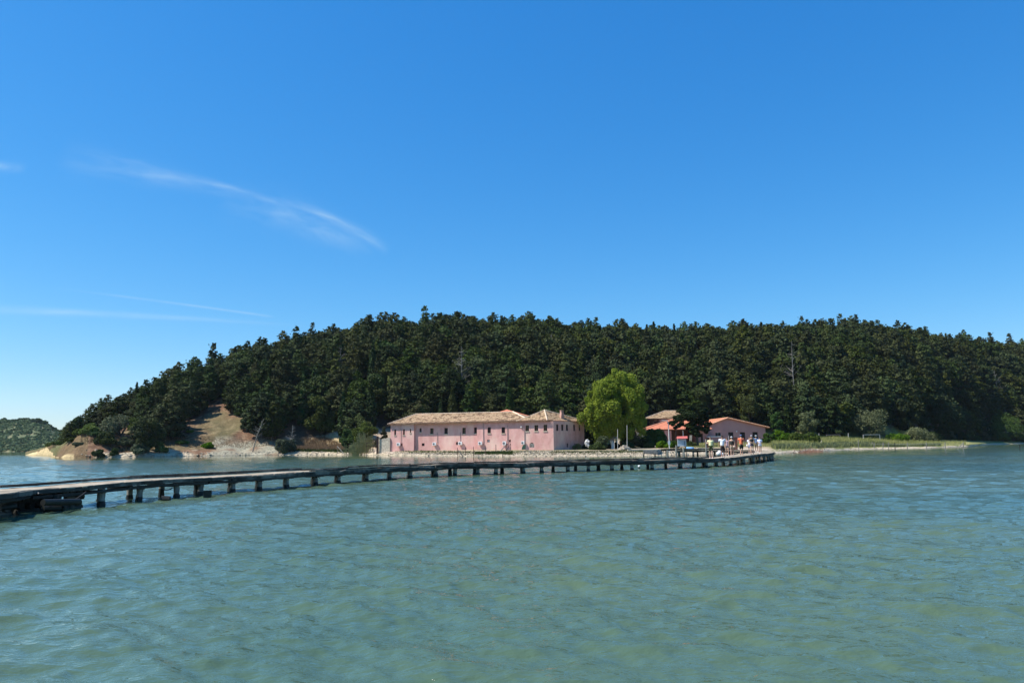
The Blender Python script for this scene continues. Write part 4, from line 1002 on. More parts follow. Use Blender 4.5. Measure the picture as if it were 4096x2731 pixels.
# floating debris log, buoy
def thing1(mb, name, mt_, label, cat, group=None, smooth=False):
    return tag(mb.build(name, mt_, None, smooth), label, cat, group)
p = onz(662, 2000, 0); m_ = MB(); m_.tube([(p.x - .14, p.y, .05), (p.x + .14, p.y + .05, .04)], [.12, .11], 8, jit=.1); thing1(m_, 'floating_log', M['wetwood'], 'short black log stump floating under the boardwalk by two posts', 'log')
p = onz(812 - 70, 1995, 0); p = onz(830, 1987, 0); m_ = MB(); m_.box((p.x, p.y, .1), (.28, .2, .3), .3); thing1(m_, 'driftwood_block', M['wetwood'], 'dark wood block leaning against a boardwalk post in the water', 'driftwood')
p = onz(2557, 1874, 0); bz = empty('mooring_buoy', (p.x, p.y, 0), 0, 'small white buoy floating beyond the boardwalk posts', 'buoy')
m_ = MB(); m_.ell((0, 0, .17), (.10, .10, .1)); m_.build('float', M['white'], bz, True); m_ = MB(); m_.tube([(0, 0, -.1), (0, 0, .1)], .05, 8); m_.build('stem', M['rope'], bz)

# ------------------------------------------------------------------ shore furniture
def stake(px, py0, py1, Y, rad=.05, mt_='darkwood', label=None, group=None, lean=0.0, cat='post', name='stake'):
    b = aty(px, py1, Y); t = aty(px + lean, py0, Y); b.z = min(b.z, g(b.x, b.y)) - .15
    m_ = MB(); m_.tube([b, b.lerp(t, .5) + Vector((rnd.uniform(-.02, .02), 0, 0)), t], [rad, rad * .95, rad * .85], 7, jit=.05)
    o = m_.build(name, M[mt_]); return tag(o, label, cat, group)
def shoreY(px, d=0): return float(np.interp(px, SHP, SHY)) + d
G1 = 'dark stakes at the waterline before the long pink building'
names = ['first', 'second', 'third', 'fourth', 'fifth', 'sixth', 'seventh', 'eighth', 'ninth', 'tenth', 'eleventh']
for k, (px, y0, y1, d) in enumerate(((1830, 1790, 1826, 0), (1862, 1788, 1826, 0), (1894, 1786, 1826, 0), (1941, 1780, 1817, 2), (1983.5, 1777, 1811, 5))):
    stake(px, y0, y1, shoreY(px, d + .3), .055, 'darkwood', '%s dark upright stake from the left before the long pink wall' % names[k].capitalize(), G1)
for k, (px, y0, y1) in enumerate(((1928, 1812, 1828), (2011.5, 1813, 1827))):
    stake(px, y0, y1, shoreY(px, -.3), .06, 'wetwood', ['very short black stub in the water left of a taller stake', 'very short black stub in the water below the brown gate frame'][k], 'short stubs at the waterline', name='stub')
m_ = MB(); m_.tube([aty(1832, 1800, shoreY(1830, .2)), aty(1852, 1824, shoreY(1850, -.2))], .07, 7); thing1(m_, 'leaning_prop', M['wetwood'], 'short black prop leaning against the first dark stake', 'prop')
m_ = MB(); m_.tube([aty(2001, 1804, 116), aty(2024, 1778, 117.5)], .07, 7); thing1(m_, 'leaning_pole', M['deadwood'], 'pale pole leaning against the brown gate frame', 'pole')
gf = empty('wooden_gate', (aty(2033, 1800, 117).x, 117, .5), 0, 'brown wooden gate frame with one diagonal brace before the pink wall', 'gate')
for (a, b, c, d, nm) in ((2025, 1773, 2024, 1802, 'post'), (2042, 1773, 2044, 1803, 'post'), (2024, 1774, 2043, 1773, 'top_rail'), (2024, 1800, 2043, 1800, 'bottom_rail'), (2026, 1799, 2042, 1775, 'brace')):
    m_ = MB(); m_.beam(aty(a, b, 117), aty(c, d, 117), .08, .07); child(m_.build(nm, M['darkwood']), gf)
# green sheet lean-to and stone pile beside the arch
Yg = 121; c = aty(2094, 1790, Yg); m_ = MB()
a_, b_, c_, d_ = aty(2086, 1798, Yg), aty(2103, 1797, Yg), aty(2103, 1779, Yg), aty(2095, 1778, Yg)
f_ = [a_, b_, c_, d_, aty(2090, 1784, Yg)]; vs_ = f_ + [v + Vector((0, 1.1, 0)) for v in f_]
m_.add(vs_, [(0, 1, 2, 3, 4), (9, 8, 7, 6, 5)] + [(i, (i + 1) % 5, (i + 1) % 5 + 5, i + 5) for i in range(5)]); thing1(m_, 'green_sheet_shelter', M['green'], 'small green sheet shelter with rounded top below an air conditioner', 'shelter')
# left shore stakes and frame
for k, (px, y0, y1) in enumerate(((1350, 1788, 1816), (1362, 1784, 1814), (1395, 1777, 1816), (1398.5, 1779, 1812), (1433, 1777, 1813))):
    stake(px, y0, y1, shoreY(px, .6 + (k % 2)), .05, 'darkwood' if k > 1 else 'deadwood', ['pale stake left end of the small group by the yellow grass', 'second stake by the yellow grass, beside the leaning pole', 'thick dark stake of a close pair on the left beach', 'thin stake of a close pair on the left beach', 'dark stake standing alone in front of the reeds'][k], 'stakes on the beach left of the pink building')
m_ = MB(); m_.tube([aty(1349, 1784, shoreY(1350, .8)), aty(1375, 1813, shoreY(1375, .5))], .06, 7); thing1(m_, 'leaning_pole', M['deadwood'], 'pale pole leaning down to the beach beside the yellow grass', 'pole')

# stone quay block, low kerb wall
QY = 108.5
def qy(px, py, dy=0): return aty(px, py, QY + dy)
a, b = qy(2572, 1801), qy(2632, 1799); m_ = MB(); zt = a.z
u_ = (b - a); u_.z = 0
vs_ = [Vector((a.x, QY, 0)), Vector((b.x, QY, 0)), Vector((b.x + 1.2, QY + 3.5, 0)), Vector((a.x + 1.2, QY + 3.5, 0))]
rows = 6; N8 = 0
m_.add([v + Vector((0, 0, -.3)) for v in vs_] + [v + Vector((0, 0, zt)) for v in vs_], [(0, 3, 2, 1), (4, 5, 6, 7), (0, 1, 5, 4), (1, 2, 6, 5), (2, 3, 7, 6), (3, 0, 4, 7)])
for r_ in range(4):          # courses of rough blocks on the front face
    x = a.x + .05
    while x < b.x - .2:
        w_ = rnd.uniform(.3, .62); w_ = min(w_, b.x - x); z = .05 + (zt - .1) * (r_ + .5) / 4; m_.box((x + w_ / 2, QY - .015 - rnd.uniform(0, .03), z), (w_ * .93, .12, (zt - .1) / 4 * .86)); x += w_
quay = thing1(m_, 'stone_quay', M['greystone'], 'grey stone block quay at the water with pale slab top', 'quay')
m_ = MB(); m_.add([v + Vector((0, 0, zt + .004)) - Vector((.06, .06, 0)) for v in vs_] + [v + Vector((.0, .0, zt + .13)) - Vector((.06, .06, 0)) for v in vs_], [(0, 3, 2, 1), (4, 5, 6, 7), (0, 1, 5, 4), (1, 2, 6, 5), (2, 3, 7, 6), (3, 0, 4, 7)]); m_.build('slab_top', M['coping'], quay)
m_ = MB(); a, b = aty(2512, 1797, 116), aty(2570, 1797, 116); m_.box(((a.x + b.x) / 2, 116.4, a.z / 2), (b.x - a.x, .8, a.z)); thing1(m_, 'kerb_wall', M['coping'], 'long low pale kerb wall running left from the stone quay', 'wall')
m_ = MB()
for k in range(16):
    t = rnd.random(); m_.box(aty(2485 + 30 * t, 1796 - 14 * (1 - abs(2 * t - 1)) * rnd.random(), 124 + rnd.uniform(0, 2)), (rnd.uniform(.4, 1.1), .7, rnd.uniform(.2, .45)), rnd.uniform(-.4, .4))
thing1(m_, 'stone_heap', M['stone'], 'heap of big pale stone blocks beside the tall thin pole', 'stone heap')
# mooring bollards by the walk
for k, (px, y0, y1, d, r_) in enumerate(((2670, 1800, 1828, 97, .16), (2705, 1780, 1827, 97, .14), (2734, 1790, 1826, 97, .16))):
    stake(px, y0, y1, d, r_, 'post', ['short round grey mooring post left of the sign board', 'tall grey mooring post under the left edge of the sign board', 'thick grey mooring post under the right half of the sign board'][k], 'mooring posts before the sign board', name='mooring_post', cat='post')
for k, (px, y0, y1) in enumerate(((2575, 1815, 1826), (2620, 1814, 1826))): stake(px, y0, y1, 104, .1, 'wetwood', ['black stump at the left foot of the stone quay', 'black stump at the right foot of the stone quay'][k], 'stumps below the quay', name='stump')
stake(2824, 1756, 1820, 95, .1, 'post', 'tall slim weathered post beside the red brown gate leaf', None, name='tall_post')

# information board with a red roof
BY = 104.0
def by(px, py, dy=0): return aty(px, py, BY + dy)
c = by(2727, 1764); w_ = by(2744.5, 1764).x - by(2709.5, 1764).x; zt, zb = by(2727, 1753).z, by(2727, 1784).z; h_ = zt - zb
sb = empty('information_board', (c.x, BY, g(c.x, BY)), R(2), 'information board with red sheet roof and printed blue grey panel', 'sign'); gz_ = g(c.x, BY)
for sx in (-1, 1): m_ = MB(); m_.beam((sx * w_ / 2 * .93, .05, -.3), (sx * w_ / 2 * .93, .05, zt - gz_ + .2), .09, .09); m_.build('leg', M['darkwood'], sb)
z0 = zb - gz_
m_ = MB(); m_.box((0, -.02, z0 + h_ / 2), (w_, .06, h_)); pn = m_.build('panel', M['white'], sb)
m_ = MB(); F_ = lambda x, z, d: (x * w_ - w_ / 2, -.05 - d, z0 + z * h_)
m_.add([F_(.03, .36, .004), F_(.97, .10, .004), F_(.97, .97, .004), F_(.03, .97, .004)], [(0, 1, 2, 3)]); m_.build('map_print', M['print_blue'], pn)
m_ = MB(); m_.add([F_(.33, .82, .008), F_(.97, .78, .008), F_(.97, .97, .008), F_(.33, .97, .008)], [(0, 1, 2, 3)]); m_.build('title_band', M['print_pink'], pn)
m_ = MB()
for k in range(4):
    m_.add([F_(.72, .16 + k * .14, .010), F_(.90, .15 + k * .14, .010), F_(.90, .23 + k * .14, .010), F_(.72, .24 + k * .14, .010)], [(0, 1, 2, 3)])
for k in range(3): m_.add([F_(.06 + k * .09, .86 - .05 * k, .010), F_(.14 + k * .09, .86 - .05 * k, .010), F_(.14 + k * .09, .92 - .05 * k, .010), F_(.06 + k * .09, .92 - .05 * k, .010)], [(0, 1, 2, 3)])
m_.build('printed_pictures', M['print_dark'], pn)
m_ = MB(); zr0 = zt - gz_ - .02; ry = by(2727, 1744.5).z - gz_
vs_ = [(-w_ / 2 - .2, -.45, zr0), (w_ / 2 + .1, -.45, zr0 + .03), (w_ / 2 + .22, .02, ry + .03), (-w_ / 2 - .02, .02, ry), (w_ / 2 + .16, .45, zr0 + .02), (-w_ / 2 - .1, .45, zr0)]
m_.add(vs_ + [(x, y, z - .04) for x, y, z in vs_], [(0, 1, 2, 3), (3, 2, 4, 5), (9, 8, 7, 6), (11, 10, 8, 9), (0, 6, 7, 1), (1, 7, 8, 2), (2, 8, 10, 4), (4, 10, 11, 5), (5, 11, 9, 3), (3, 9, 6, 0)]); m_.build('roof', M['redroof'], sb)
# lamp post with a white notice
LY = 112.0
b = aty(2678, 1795, LY); t1 = aty(2674, 1697, LY); t2 = aty(2670, 1684, LY); t3 = aty(2663, 1681, LY); t4 = aty(2648, 1680, LY)
lp = empty('street_lamp', (b.x, LY, g(b.x, LY)), 0, 'tall pale street lamp with its arm pointing left and a white notice on the pole', 'street lamp')
m_ = MB(); m_.tube([(b.x, LY, g(b.x, LY) - .2), aty(2676, 1750, LY), t1, t2, t3], [.085, .075, .06, .05, .045], 8); child(m_.build('pole', M['galv']), lp)
m_ = MB(); m_.box((t3 + t4) / 2, ((t3 - t4).length, .28, .10)); child(m_.build('lamp_head', M['galv']), lp)
c = aty(2676.5, 1770, LY - .1); m_ = MB(); m_.box(c, (.33, .03, .55)); child(m_.build('notice', M['white']), lp)
for k, (px, y0, y1, Y, lab) in enumerate(((2508, 1700, 1788, 124, 'tall thin pale pole in front of the stone hut'), (2470.5, 1716, 1788, 128, 'thin pale pole just right of the big pale trunk'), (2457, 1768, 1795, 126, 'short thin stake at the foot of the big tree'))):
    stake(px, y0, y1, Y, .045, 'galv', lab, 'thin poles near the big tree', name='thin_pole')
# landing jetty behind the bollards
jt = empty('landing_stage', (aty(2740, 1810, 101).x, 101, 0), 0, 'short broken landing stage of planks on dark beams before the shore', 'jetty')
a = aty(2645, 1798, 106); b = aty(2905, 1800, 106); zj = 1.0
m_ = MB(); x = a.x
while x < b.x: m_.box((x + .14, 105.4 + rnd.uniform(-.1, .1), zj - .03 + rnd.uniform(-.01, .02)), (.26, 1.9 + rnd.uniform(-.3, .3), .06), rnd.uniform(-.02, .02)); x += .29
child(m_.build('deck_planks', M['timber']), jt)
for y in (104.6, 106.1): m_ = MB(); m_.beam((a.x, y, zj - .16), (b.x, y, zj - .16), .2, .2, jit=.02); child(m_.build('stringer', M['wetwood']), jt)
x = a.x + .5
while x < b.x: m_ = MB(); m_.tube([(x, 104.7, -.8), (x + rnd.uniform(-.1, .1), 104.7, zj - .2)], .14, 8, jit=.06); child(m_.build('post', M['wetwood']), jt); x += rnd.uniform(1.3, 2.0)
# blue boat lying on the stage, white plank, red-brown gates
c = aty(2761, 1796, 106); rb_ = empty('blue_boat', (c.x, c.y, zj), 0, 'small light blue upturned boat hull on the landing stage', 'boat')
m_ = MB(); K = 10; secs = []
for i in range(K + 1):
    t = i / K; wdt = .42 * math.sin(math.pi * min(1, .12 + t * .95)) ** .6 if t < 1 else .02; hh = .42 * (1 - .25 * t); secs.append([( -0.95 + 1.9 * t, wdt * math.cos(a_), .0 + hh * math.sin(a_)) for a_ in [math.pi * j / 8 for j in range(9)]])
base_ = len(m_.v); m_.v += [v for s_ in secs for v in s_]
for i in range(K):
    for j in range(8): m_.f.append((base_ + i * 9 + j, base_ + i * 9 + j + 1, base_ + (i + 1) * 9 + j + 1, base_ + (i + 1) * 9 + j)); m_.m.append(0)
m_.f.append(tuple(base_ + j for j in range(9))); m_.m.append(0)
m_.build('hull', M['blue'], rb_, True); m_ = MB(); m_.beam((-.95, 0, .43), (.9, 0, .33), .06, .05); m_.beam((-.95, -.42, .02), (.6, -.40, .02), .04, .05); m_.build('keel', M['white'], rb_); rb_.scale = (.55, .6, .6)
p = aty(2810, 1798, 105.5); m_ = MB(); m_.beam((p.x - .8, 105.3, zj + .06), (p.x + .9, 105.7, zj + .08), .3, .06); thing1(m_, 'white_plank', M['coping'], 'pale plank lying on the landing stage right of the blue boat', 'plank')
def gate(px0, px1, y0, y1, Y, lab):
    a, b = aty(px0, y1, Y), aty(px1, y1, Y); t = aty(px0, y0, Y).z; r_ = empty('metal_gate', (a.x, Y, a.z), 0, lab, 'gate', 'red brown metal gates')
    w_ = b.x - a.x; h_ = t - a.z
    m_ = MB()
    for (p, q) in (((0, 0, 0), (0, 0, h_)), ((w_, 0, 0), (w_, 0, h_)), ((0, 0, .03), (w_, 0, .03)), ((0, 0, h_), (w_, 0, h_)), ((0, 0, h_ * .5), (w_, 0, h_ * .5))): m_.beam(p, q, .07, .07)
    m_.build('frame', M['rust'], r_); m_ = MB(); n_ = int(w_ / .16)
    for k in range(n_): m_.box(((k + .5) * w_ / n_, .0, h_ / 2), (w_ / n_ * .86, .03, h_ * .96))
    m_.build('sheet', M['rust'], r_)
gate(2822, 2842, 1750, 1791, 112, 'red brown metal gate leaf behind the person in the yellow top'); gate(2917, 2931, 1746, 1798, 118, 'red brown gate leaf behind the person in the black tank top'); gate(2936, 2950, 1749, 1798, 118, 'right hand red brown gate leaf, nearest the person in orange')
# finial post, bench, pale board near the wing
stake(2915, 1741, 1798, 117, .06, 'metal', 'thin grey post with a knob between gate leaves', None, name='gate_post')
c = aty(2763, 1752, 165); m_ = MB(); m_.box(c, (.5, .08, 1.3), 0, M=Matrix.Rotation(.12, 4, 'Y')); thing1(m_, 'pale_board', M['coping'], 'pale tilted board under the open shelter', 'board')
# white cloth wrapped trunk and small goods by the corner of the pink house
c = aty(2350, 1770, 136); m_ = MB()
m_.tube([aty(2349 + 4 * math.sin(k * 1.7), 1786 - 3.6 * k, 136) for k in range(9)], [.34, .42, .3, .36, .26, .32, .38, .2, .1], 14, jit=.28)
thing1(m_, 'white_bundle', mat('white_cloth', (.72, .71, .68), (.45, .44, .42), 6, .9), 'crumpled white bundle standing at the right corner of the pink house', 'bundle')
# goals on the meadow
def goal(x0, x1, yt, yb, Y, lab, mt_='galv'):
    a, b = aty(x0, yb, Y), aty(x1, yb, Y); zt = aty(x0, yt, Y).z; r_ = empty('football_goal', (a.x, Y, g(a.x, Y)), 0, lab, 'goal', 'small goals on the meadow')
    zt = zt - g(a.x, Y); w_ = b.x - a.x
    for x in (0, w_): m_ = MB(); m_.beam((x, 0, -.2), (x, 0, zt), .11, .11); m_.build('goal_post', M[mt_], r_)
    m_ = MB(); m_.beam((-.05, 0, zt), (w_ + .05, 0, zt), .11, .11); m_.build('crossbar', M[mt_], r_)
goal(3454, 3520, 1738, 1756, 192, 'pale goal frame on the meadow before the grey olive tree'); goal(3307, 3361, 1738.5, 1756, 192, 'dark thin goal frame on the meadow left of the pale one', 'pipe')
for k, (px, y0, y1, Y, mt_) in enumerate(((3276, 1733, 1760, 180, 'galv'), (3393, 1731, 1756, 190, 'galv'), (3433, 1757, 1776, 150, 'deadwood'), (3281, 1760, 1772, 150, 'coping'))):
    stake(px, y0, y1, Y, .06, mt_, ['pale upright post beside the big round bush', 'tall pale post between the two goals', 'short stake in the tall yellow grass', 'short pale leaning post in the tall grass'][k], 'single posts on the meadow', lean=5 if k == 3 else 0, name='meadow_post')
G2 = 'fence posts along the right shore'
FP = [(3489, 1768, 1795), (3497, 1770, 1796), (3528, 1769, 1797, 5), (3532, 1771, 1795), (3554, 1768, 1796), (3579, 1770, 1797), (3629, 1769, 1797), (3705, 1768, 1797), (3780, 1768, 1798), (3853, 1768, 1798), (4078, 1777, 1798)]
for k, f in enumerate(FP):
    px, y0, y1 = f[:3]; Y = onz(px, y1, 0).y
    stake(px, y0, y1, Y, .085, 'deadwood' if k not in (5, 10) else 'wetwood', ['pale fence post at the left end of the shore row', 'second shore fence post, close beside the end one', 'thick white leaning post in the shore fence row', 'thin post just behind the white leaning one', 'shore fence post between the leaning post and the dark one', 'dark fence post amid pale ones on the right shore', 'shore fence post just right of the dark one', 'pale fence post standing at the sand spit', 'pale fence post at the water edge of the sand spit', 'last pale fence post at the tip of the spit, with a brace', 'lone dark post in the open water at far right'][k], G2, lean=f[3] if len(f) > 3 else 0, name='fence_post')
m_ = MB(); m_.tube([aty(3830, 1797, onz(3830, 1798, 0).y), aty(3850, 1774, onz(3830, 1798, 0).y)], .07, 6); thing1(m_, 'brace_pole', M['deadwood'], 'slanted brace pole leaning on the last post of the spit', 'pole')
# wires
m_ = MB()
for k in range(len(FP) - 2):
    f, h_ = FP[k], FP[k + 1]
    for dy in (6,): m_.tube([aty(f[0], f[1] + dy, onz(f[0], f[2], 0).y), aty(h_[0], h_[1] + dy, onz(h_[0], h_[2], 0).y)], .012, 4)
tag(m_.build('fence_wire', M['metal']), 'thin sagging wire strung along the shore fence posts', 'wire')
# red brown brushwood heap
m_ = MB()
for k in range(620):
    px = rnd.gauss(3238, 26); Y = rnd.uniform(121, 126) + (px - 3238) * .12; p = gp(px, Y); d = Vector((rnd.uniform(-1, 1), rnd.uniform(-.5, .5), rnd.uniform(.1, .9))).normalized() * rnd.uniform(.5, 1.4); p.z += rnd.uniform(0, .45) ; m_.tube([p, p + d], [.035, .015], 4, cap=False)
thing1(m_, 'brushwood_heap', M['brush'], 'heap of red brown cut brushwood on the meadow shore', 'brushwood')
# ------------------------------------------------------------------ foliage
def leaf_quads(C, size, rs, out_dir=None, up=.3, elong=1.4):
    """small quads centred on C (n,3)"""
    n = len(C); nrm = rs.normal(size=(n, 3)); nrm[:, 2] += up
    if out_dir is not None: nrm += out_dir * 1.1
    nrm /= np.linalg.norm(nrm, axis=1)[:, None] + 1e-9
    a = rs.normal(size=(n, 3)); t = np.cross(nrm, a); t /= np.linalg.norm(t, axis=1)[:, None] + 1e-9; b = np.cross(nrm, t)
    s = size * rs.uniform(.6, 1.35, n)[:, None]
    t = t * s * elong * .5; b = b * s * .5
    return np.stack([C - t - b, C + t - b * .6, C + t * .8 + b, C - t * .7 + b], 1)
EXPN = [1.7, 0]
def crown_arrays(kind, Hh, Rr, rs, leaf=.34, dens=1.0):
    P, Vv, O = [], [], []
    if kind in ('conifer', 'thin'):
        wh = int(Hh / .62); z0 = .12 * Hh if kind == 'conifer' else .22 * Hh
        lean = rs.normal(size=2) * .02
        for w_ in range(wh):
            t = w_ / (wh - 1); z = z0 + (Hh - z0) * t
            prof = (1 - t ** EXPN[0]) ** .75 * (.72 + .28 * math.sin(min(1, t * 3 + .25) * math.pi / 2)) * (1 + .22 * math.sin(w_ * 1.9 + EXPN[1])) if kind == 'conifer' else (1 - t) ** .8
            nb = max(3, int(8 * prof * dens + 2)); a0 = rs.uniform(0, 6.28)
            for b in range(nb):
                a = a0 + b * 6.283 / nb + rs.normal() * .25; ln_ = Rr * prof * rs.uniform(.6, 1.18) + .15
                nk = max(1, int(ln_ / .5)); cv = rs.rand()
                for k in range(nk):
                    f = (k + 1) / nk; r_ = ln_ * (.3 + .7 * f) if nk > 1 else ln_
                    c = np.array([math.cos(a) * r_, math.sin(a) * r_, z + .18 * r_ - .06 * r_ * r_ + rs.normal() * .12]); c[:2] += lean * z
                    m_ = max(4, int(rs.uniform(10, 17) * (.6 + .6 * f)))
                    q = c + rs.normal(size=(m_, 3)) * np.array([.25, .25, .13]); P.append(q); Vv.append(np.full(m_, np.clip(cv * .7 + rs.rand() * .4, 0, 1))); O.append(np.tile(np.array([math.cos(a), math.sin(a), .7]), (m_, 1)))
        m_ = 26; tt_ = rs.rand(m_); q = np.array([lean[0] * Hh, lean[1] * Hh, Hh - 1.3]) + np.stack([rs.normal(size=m_) * .34 * (1.1 - tt_), rs.normal(size=m_) * .34 * (1.1 - tt_), tt_ * 1.45], 1); P.append(q); Vv.append(rs.rand(m_)); O.append(np.tile([0, 0, 1.], (m_, 1)))
    elif kind == 'cypress':
        n = int(520 * dens * Hh / 9); t = rs.rand(n) ** .9; z = .04 * Hh + .96 * Hh * t; prof = np.sin(np.clip(t * 1.02 + .12, 0, 1) ** .8 * math.pi) ** .6
        a = rs.uniform(0, 6.28, n); r_ = Rr * prof * rs.uniform(.75, 1.08, n) * (1 + .15 * np.sin(a * 3 + z)); c = np.stack([np.cos(a) * r_, np.sin(a) * r_, z], 1)
        for i in range(n):
            m_ = 5; P.append(c[i] + rs.normal(size=(m_, 3)) * np.array([.1, .1, .28])); Vv.append(np.full(m_, rs.rand())); O.append(np.tile([math.cos(a[i]), math.sin(a[i]), .3], (m_, 1)))
    else:   # round crowns made of many sub clumps
        nl = int({'round': 26, 'bush': 16, 'big': 60, 'umbrella': 30}[kind] * dens)
        for i in range(nl):
            u = rs.normal(size=3); u /= np.linalg.norm(u)
            if kind in ('bush', 'umbrella'): u[2] = abs(u[2]) * 1.0 - .1
            rr = rs.uniform(.45, .92)
            c = u * np.array([Rr, Rr, Hh / 2]) * rr + np.array([0, 0, Hh / 2 if kind not in ('bush', 'umbrella') else Hh * .12])
            if kind in ('bush', 'umbrella'): c[2] = Hh * (.12 + .72 * abs(u[2]) * rr + .0); 
            if kind == 'umbrella': c[2] = max(c[2], Hh * .45)
            sr = (Rr * rs.uniform(.26, .42)) * (.75 if kind == 'big' else 1); cv = rs.rand(); m_ = int({'round': 260, 'bush': 300, 'big': 190, 'umbrella': 260}[kind] * (sr / (.34 * Rr)) ** 2)
            d = rs.normal(size=(m_, 3)); d /= np.linalg.norm(d, axis=1)[:, None]
            q = c + d * sr * rs.uniform(.7, 1.05, m_)[:, None] * np.array([1, 1, 1.25 if kind == 'big' else .9])
            if kind == 'big':      # hanging sprays
                q[:, 2] -= rs.exponential(.22, m_) * (rs.rand(m_) < .5)
            q = q[q[:, 2] > .03]; d = d[:len(q)]
            P.append(q); Vv.append(np.clip(cv * .75 + rs.rand(len(q)) * .3, 0, 1)); O.append(d)
    P = np.concatenate(P); Vv = np.concatenate(Vv); O = np.concatenate(O)
    return leaf_quads(P, leaf, rs, O, elong=1.5 if kind != 'big' else 1.2), Vv
def trunk_mb(Hh, r_, kind='conifer', rs=None, fork=0):
    m_ = MB(); pts = [Vector((0, 0, -.4))]
    for k in range(1, 6): pts.append(Vector((rnd.uniform(-.05, .05) * k * .5, rnd.uniform(-.05, .05) * k * .5, Hh * k / 5)))
    m_.tube(pts, [r_ * (1.15 - .95 * k / 5) for k in range(6)], 7)
    for k in range(7):
        z = Hh * rnd.uniform(.25, .8); a = rnd.uniform(0, 6.28); m_.tube([(0, 0, z), (math.cos(a) * Hh * .13, math.sin(a) * Hh * .13, z + Hh * .06)], [r_ * .3, r_ * .1], 4, cap=False)
    return m_
TEMPL = {}
def template(key, kind, Hh, Rr, mat_, leaf, tr, dens=1.0, bark='bark', seed=0, th=None):
    rs = np.random.RandomState(seed); V4, vv = crown_arrays(kind, Hh, Rr, rs, leaf, dens)
    TEMPL[key] = dict(V=V4, v=vv, mat=M[mat_], H=Hh, R=Rr, tr=tr, bark=M[bark], th=th or Hh * .8, made=None)
def tree(key, name, loc, scale, rz, label, cat, group=None):
    t = TEMPL[key]
    if t['made'] is None:
        r_ = empty(name, loc, rz, label, cat, group); r_.scale = scale if isinstance(scale, tuple) else (scale,) * 3
        quads('crown', t['V'], t['mat'], r_, t['v']); trunk_mb(t['th'], t['tr']).build('trunk', t['bark'], r_)
        t['made'] = r_; return r_
    r_ = dup(t['made'], loc, rz, scale if isinstance(scale, tuple) else (scale,) * 3, label, group, cat); r_.name = name
    if not group and 'group' in r_: del r_['group']
    return r_
for s_ in range(8):
    EXPN[0] = (3.4, 2.6, 4.2, 1.6, 3.0, 2.2, 3.8, 1.25)[s_]; EXPN[1] = s_
    template('con%d' % s_, 'conifer', (9.5, 10.5, 8.6, 11.5, 9.8, 10.6, 9.0, 12)[s_], (3.3, 2.9, 3.8, 2.2, 3.1, 2.5, 3.5, 2.0)[s_], 'conifer', .25, .2, 1.0, seed=40 + s_)
for s_ in range(2): template('rco%d' % s_, 'round', 8.6, 3.5, 'conifer', .27, .25, 1.2, seed=60 + s_, th=5)
for s_ in range(2): template('cyp%d' % s_, 'cypress', 9.5, .95, 'cypress', .26, .14, seed=70 + s_)
for s_ in range(2): template('thin%d' % s_, 'thin', 9.5, 1.6, 'conifer', .24, .13, .8, seed=75 + s_)

POLY = [[(400,1705),(500,1705),(540,1750),(560,1830),(250,1830),(290,1760)], [(655,1768),(700,1745),(815,1712),(852,1620),(908,1605),(940,1690),(970,1740),(1080,1762),(1130,1830),(640,1830)], [(1150,1742),(1345,1742),(1400,1830),(1110,1830)], [(1440,1735),(1570,1725),(1570,1830),(1380,1830)]]
def inpoly(x, y, P):
    c = False; j = len(P) - 1
    for i in range(len(P)):
        if (P[i][1] > y) != (P[j][1] > y) and x < (P[j][0] - P[i][0]) * (y - P[i][1]) / (P[j][1] - P[i][1]) + P[i][0]: c = not c
        j = i
    return c
cand = []
rt_ = random.Random(21)
Yv = 150.0
while Yv < 400:
    step = 4.3 + (Yv - 150) * .0075
    x = -150 + rt_.uniform(0, step)
    while x < 320:
        xx = x + rt_.uniform(-1.5, 1.5); yy = Yv + rt_.uniform(-1.6, 1.6); x += step
        p = float(pxof(xx / yy))
        if p < 250 or p > 4420: continue
        yf = float(np.interp(p, *YF)); yr = float(np.interp(p, *YR)); ys = float(np.interp(p, SHP, SHY))
        if yy < yf or yy < ys + 6 or yy > yr + 7: continue
        z = g(xx, yy); px, py = topx((xx, yy, z))
        if any(inpoly(px, py, P) for P in POLY): continue
        # keep clear of the houses
        if 2540 < px < 3120 and yy < 197: continue
        if 1540 < px < 2400 and yy < 169: continue
        cand.append((xx, yy, z, p, yr - yy))
    Yv += step * .88
rt_.shuffle(cand)
def tscale(p, yr_left): 
    b = float(np.interp(p, TH[0], TH[1])) / 12.8
    return b
inds = sorted(cand, key=lambda c: c[1] / (1 if c[4] > 8 else 1.35))   # the nearest, and those on the crest
KMAX = 290
front, rest = inds[:KMAX], inds[KMAX:]
def zone(p, yl):
    crest = yl < 12
    if p < 640: a = 'left'
    elif p < 1450: a = 'midleft'
    elif p < 2450: a = 'mid'
    elif p < 3150: a = 'midright'
    else: a = 'right'
    return a, crest
ZL = {('left', 0): 'dark conifer on the low left slope above the cream cliff', ('midleft', 0): 'dark conifer in the wood left of the long pink building', ('mid', 0): 'dark conifer rising in the wood behind the long pink building',
      ('midright', 0): 'dark conifer in the wood behind the orange roofed buildings', ('right', 0): 'dark conifer in the wood behind the right hand meadow',
      ('left', 1): 'dark conifer outlined against the sky on the left slope', ('midleft', 1): 'dark conifer on the rising skyline left of the pink building', ('mid', 1): 'dark conifer on the skyline above the long pink building',
      ('midright', 1): 'dark conifer on the skyline above the orange roofs', ('right', 1): 'dark conifer on the skyline above the right meadow'}
def pick(rr): 
    q = rr.random()
    if q < .66: return 'con%d' % (0, 1, 2, 4, 5, 6)[rr.randrange(6)]
    if q < .74: return 'con%d' % (3, 7)[rr.randrange(2)]
    if q < .87: return 'rco%d' % rr.randrange(2)
    if q < .91: return 'thin%d' % rr.randrange(2)
    return 'cyp%d' % rr.randrange(2)
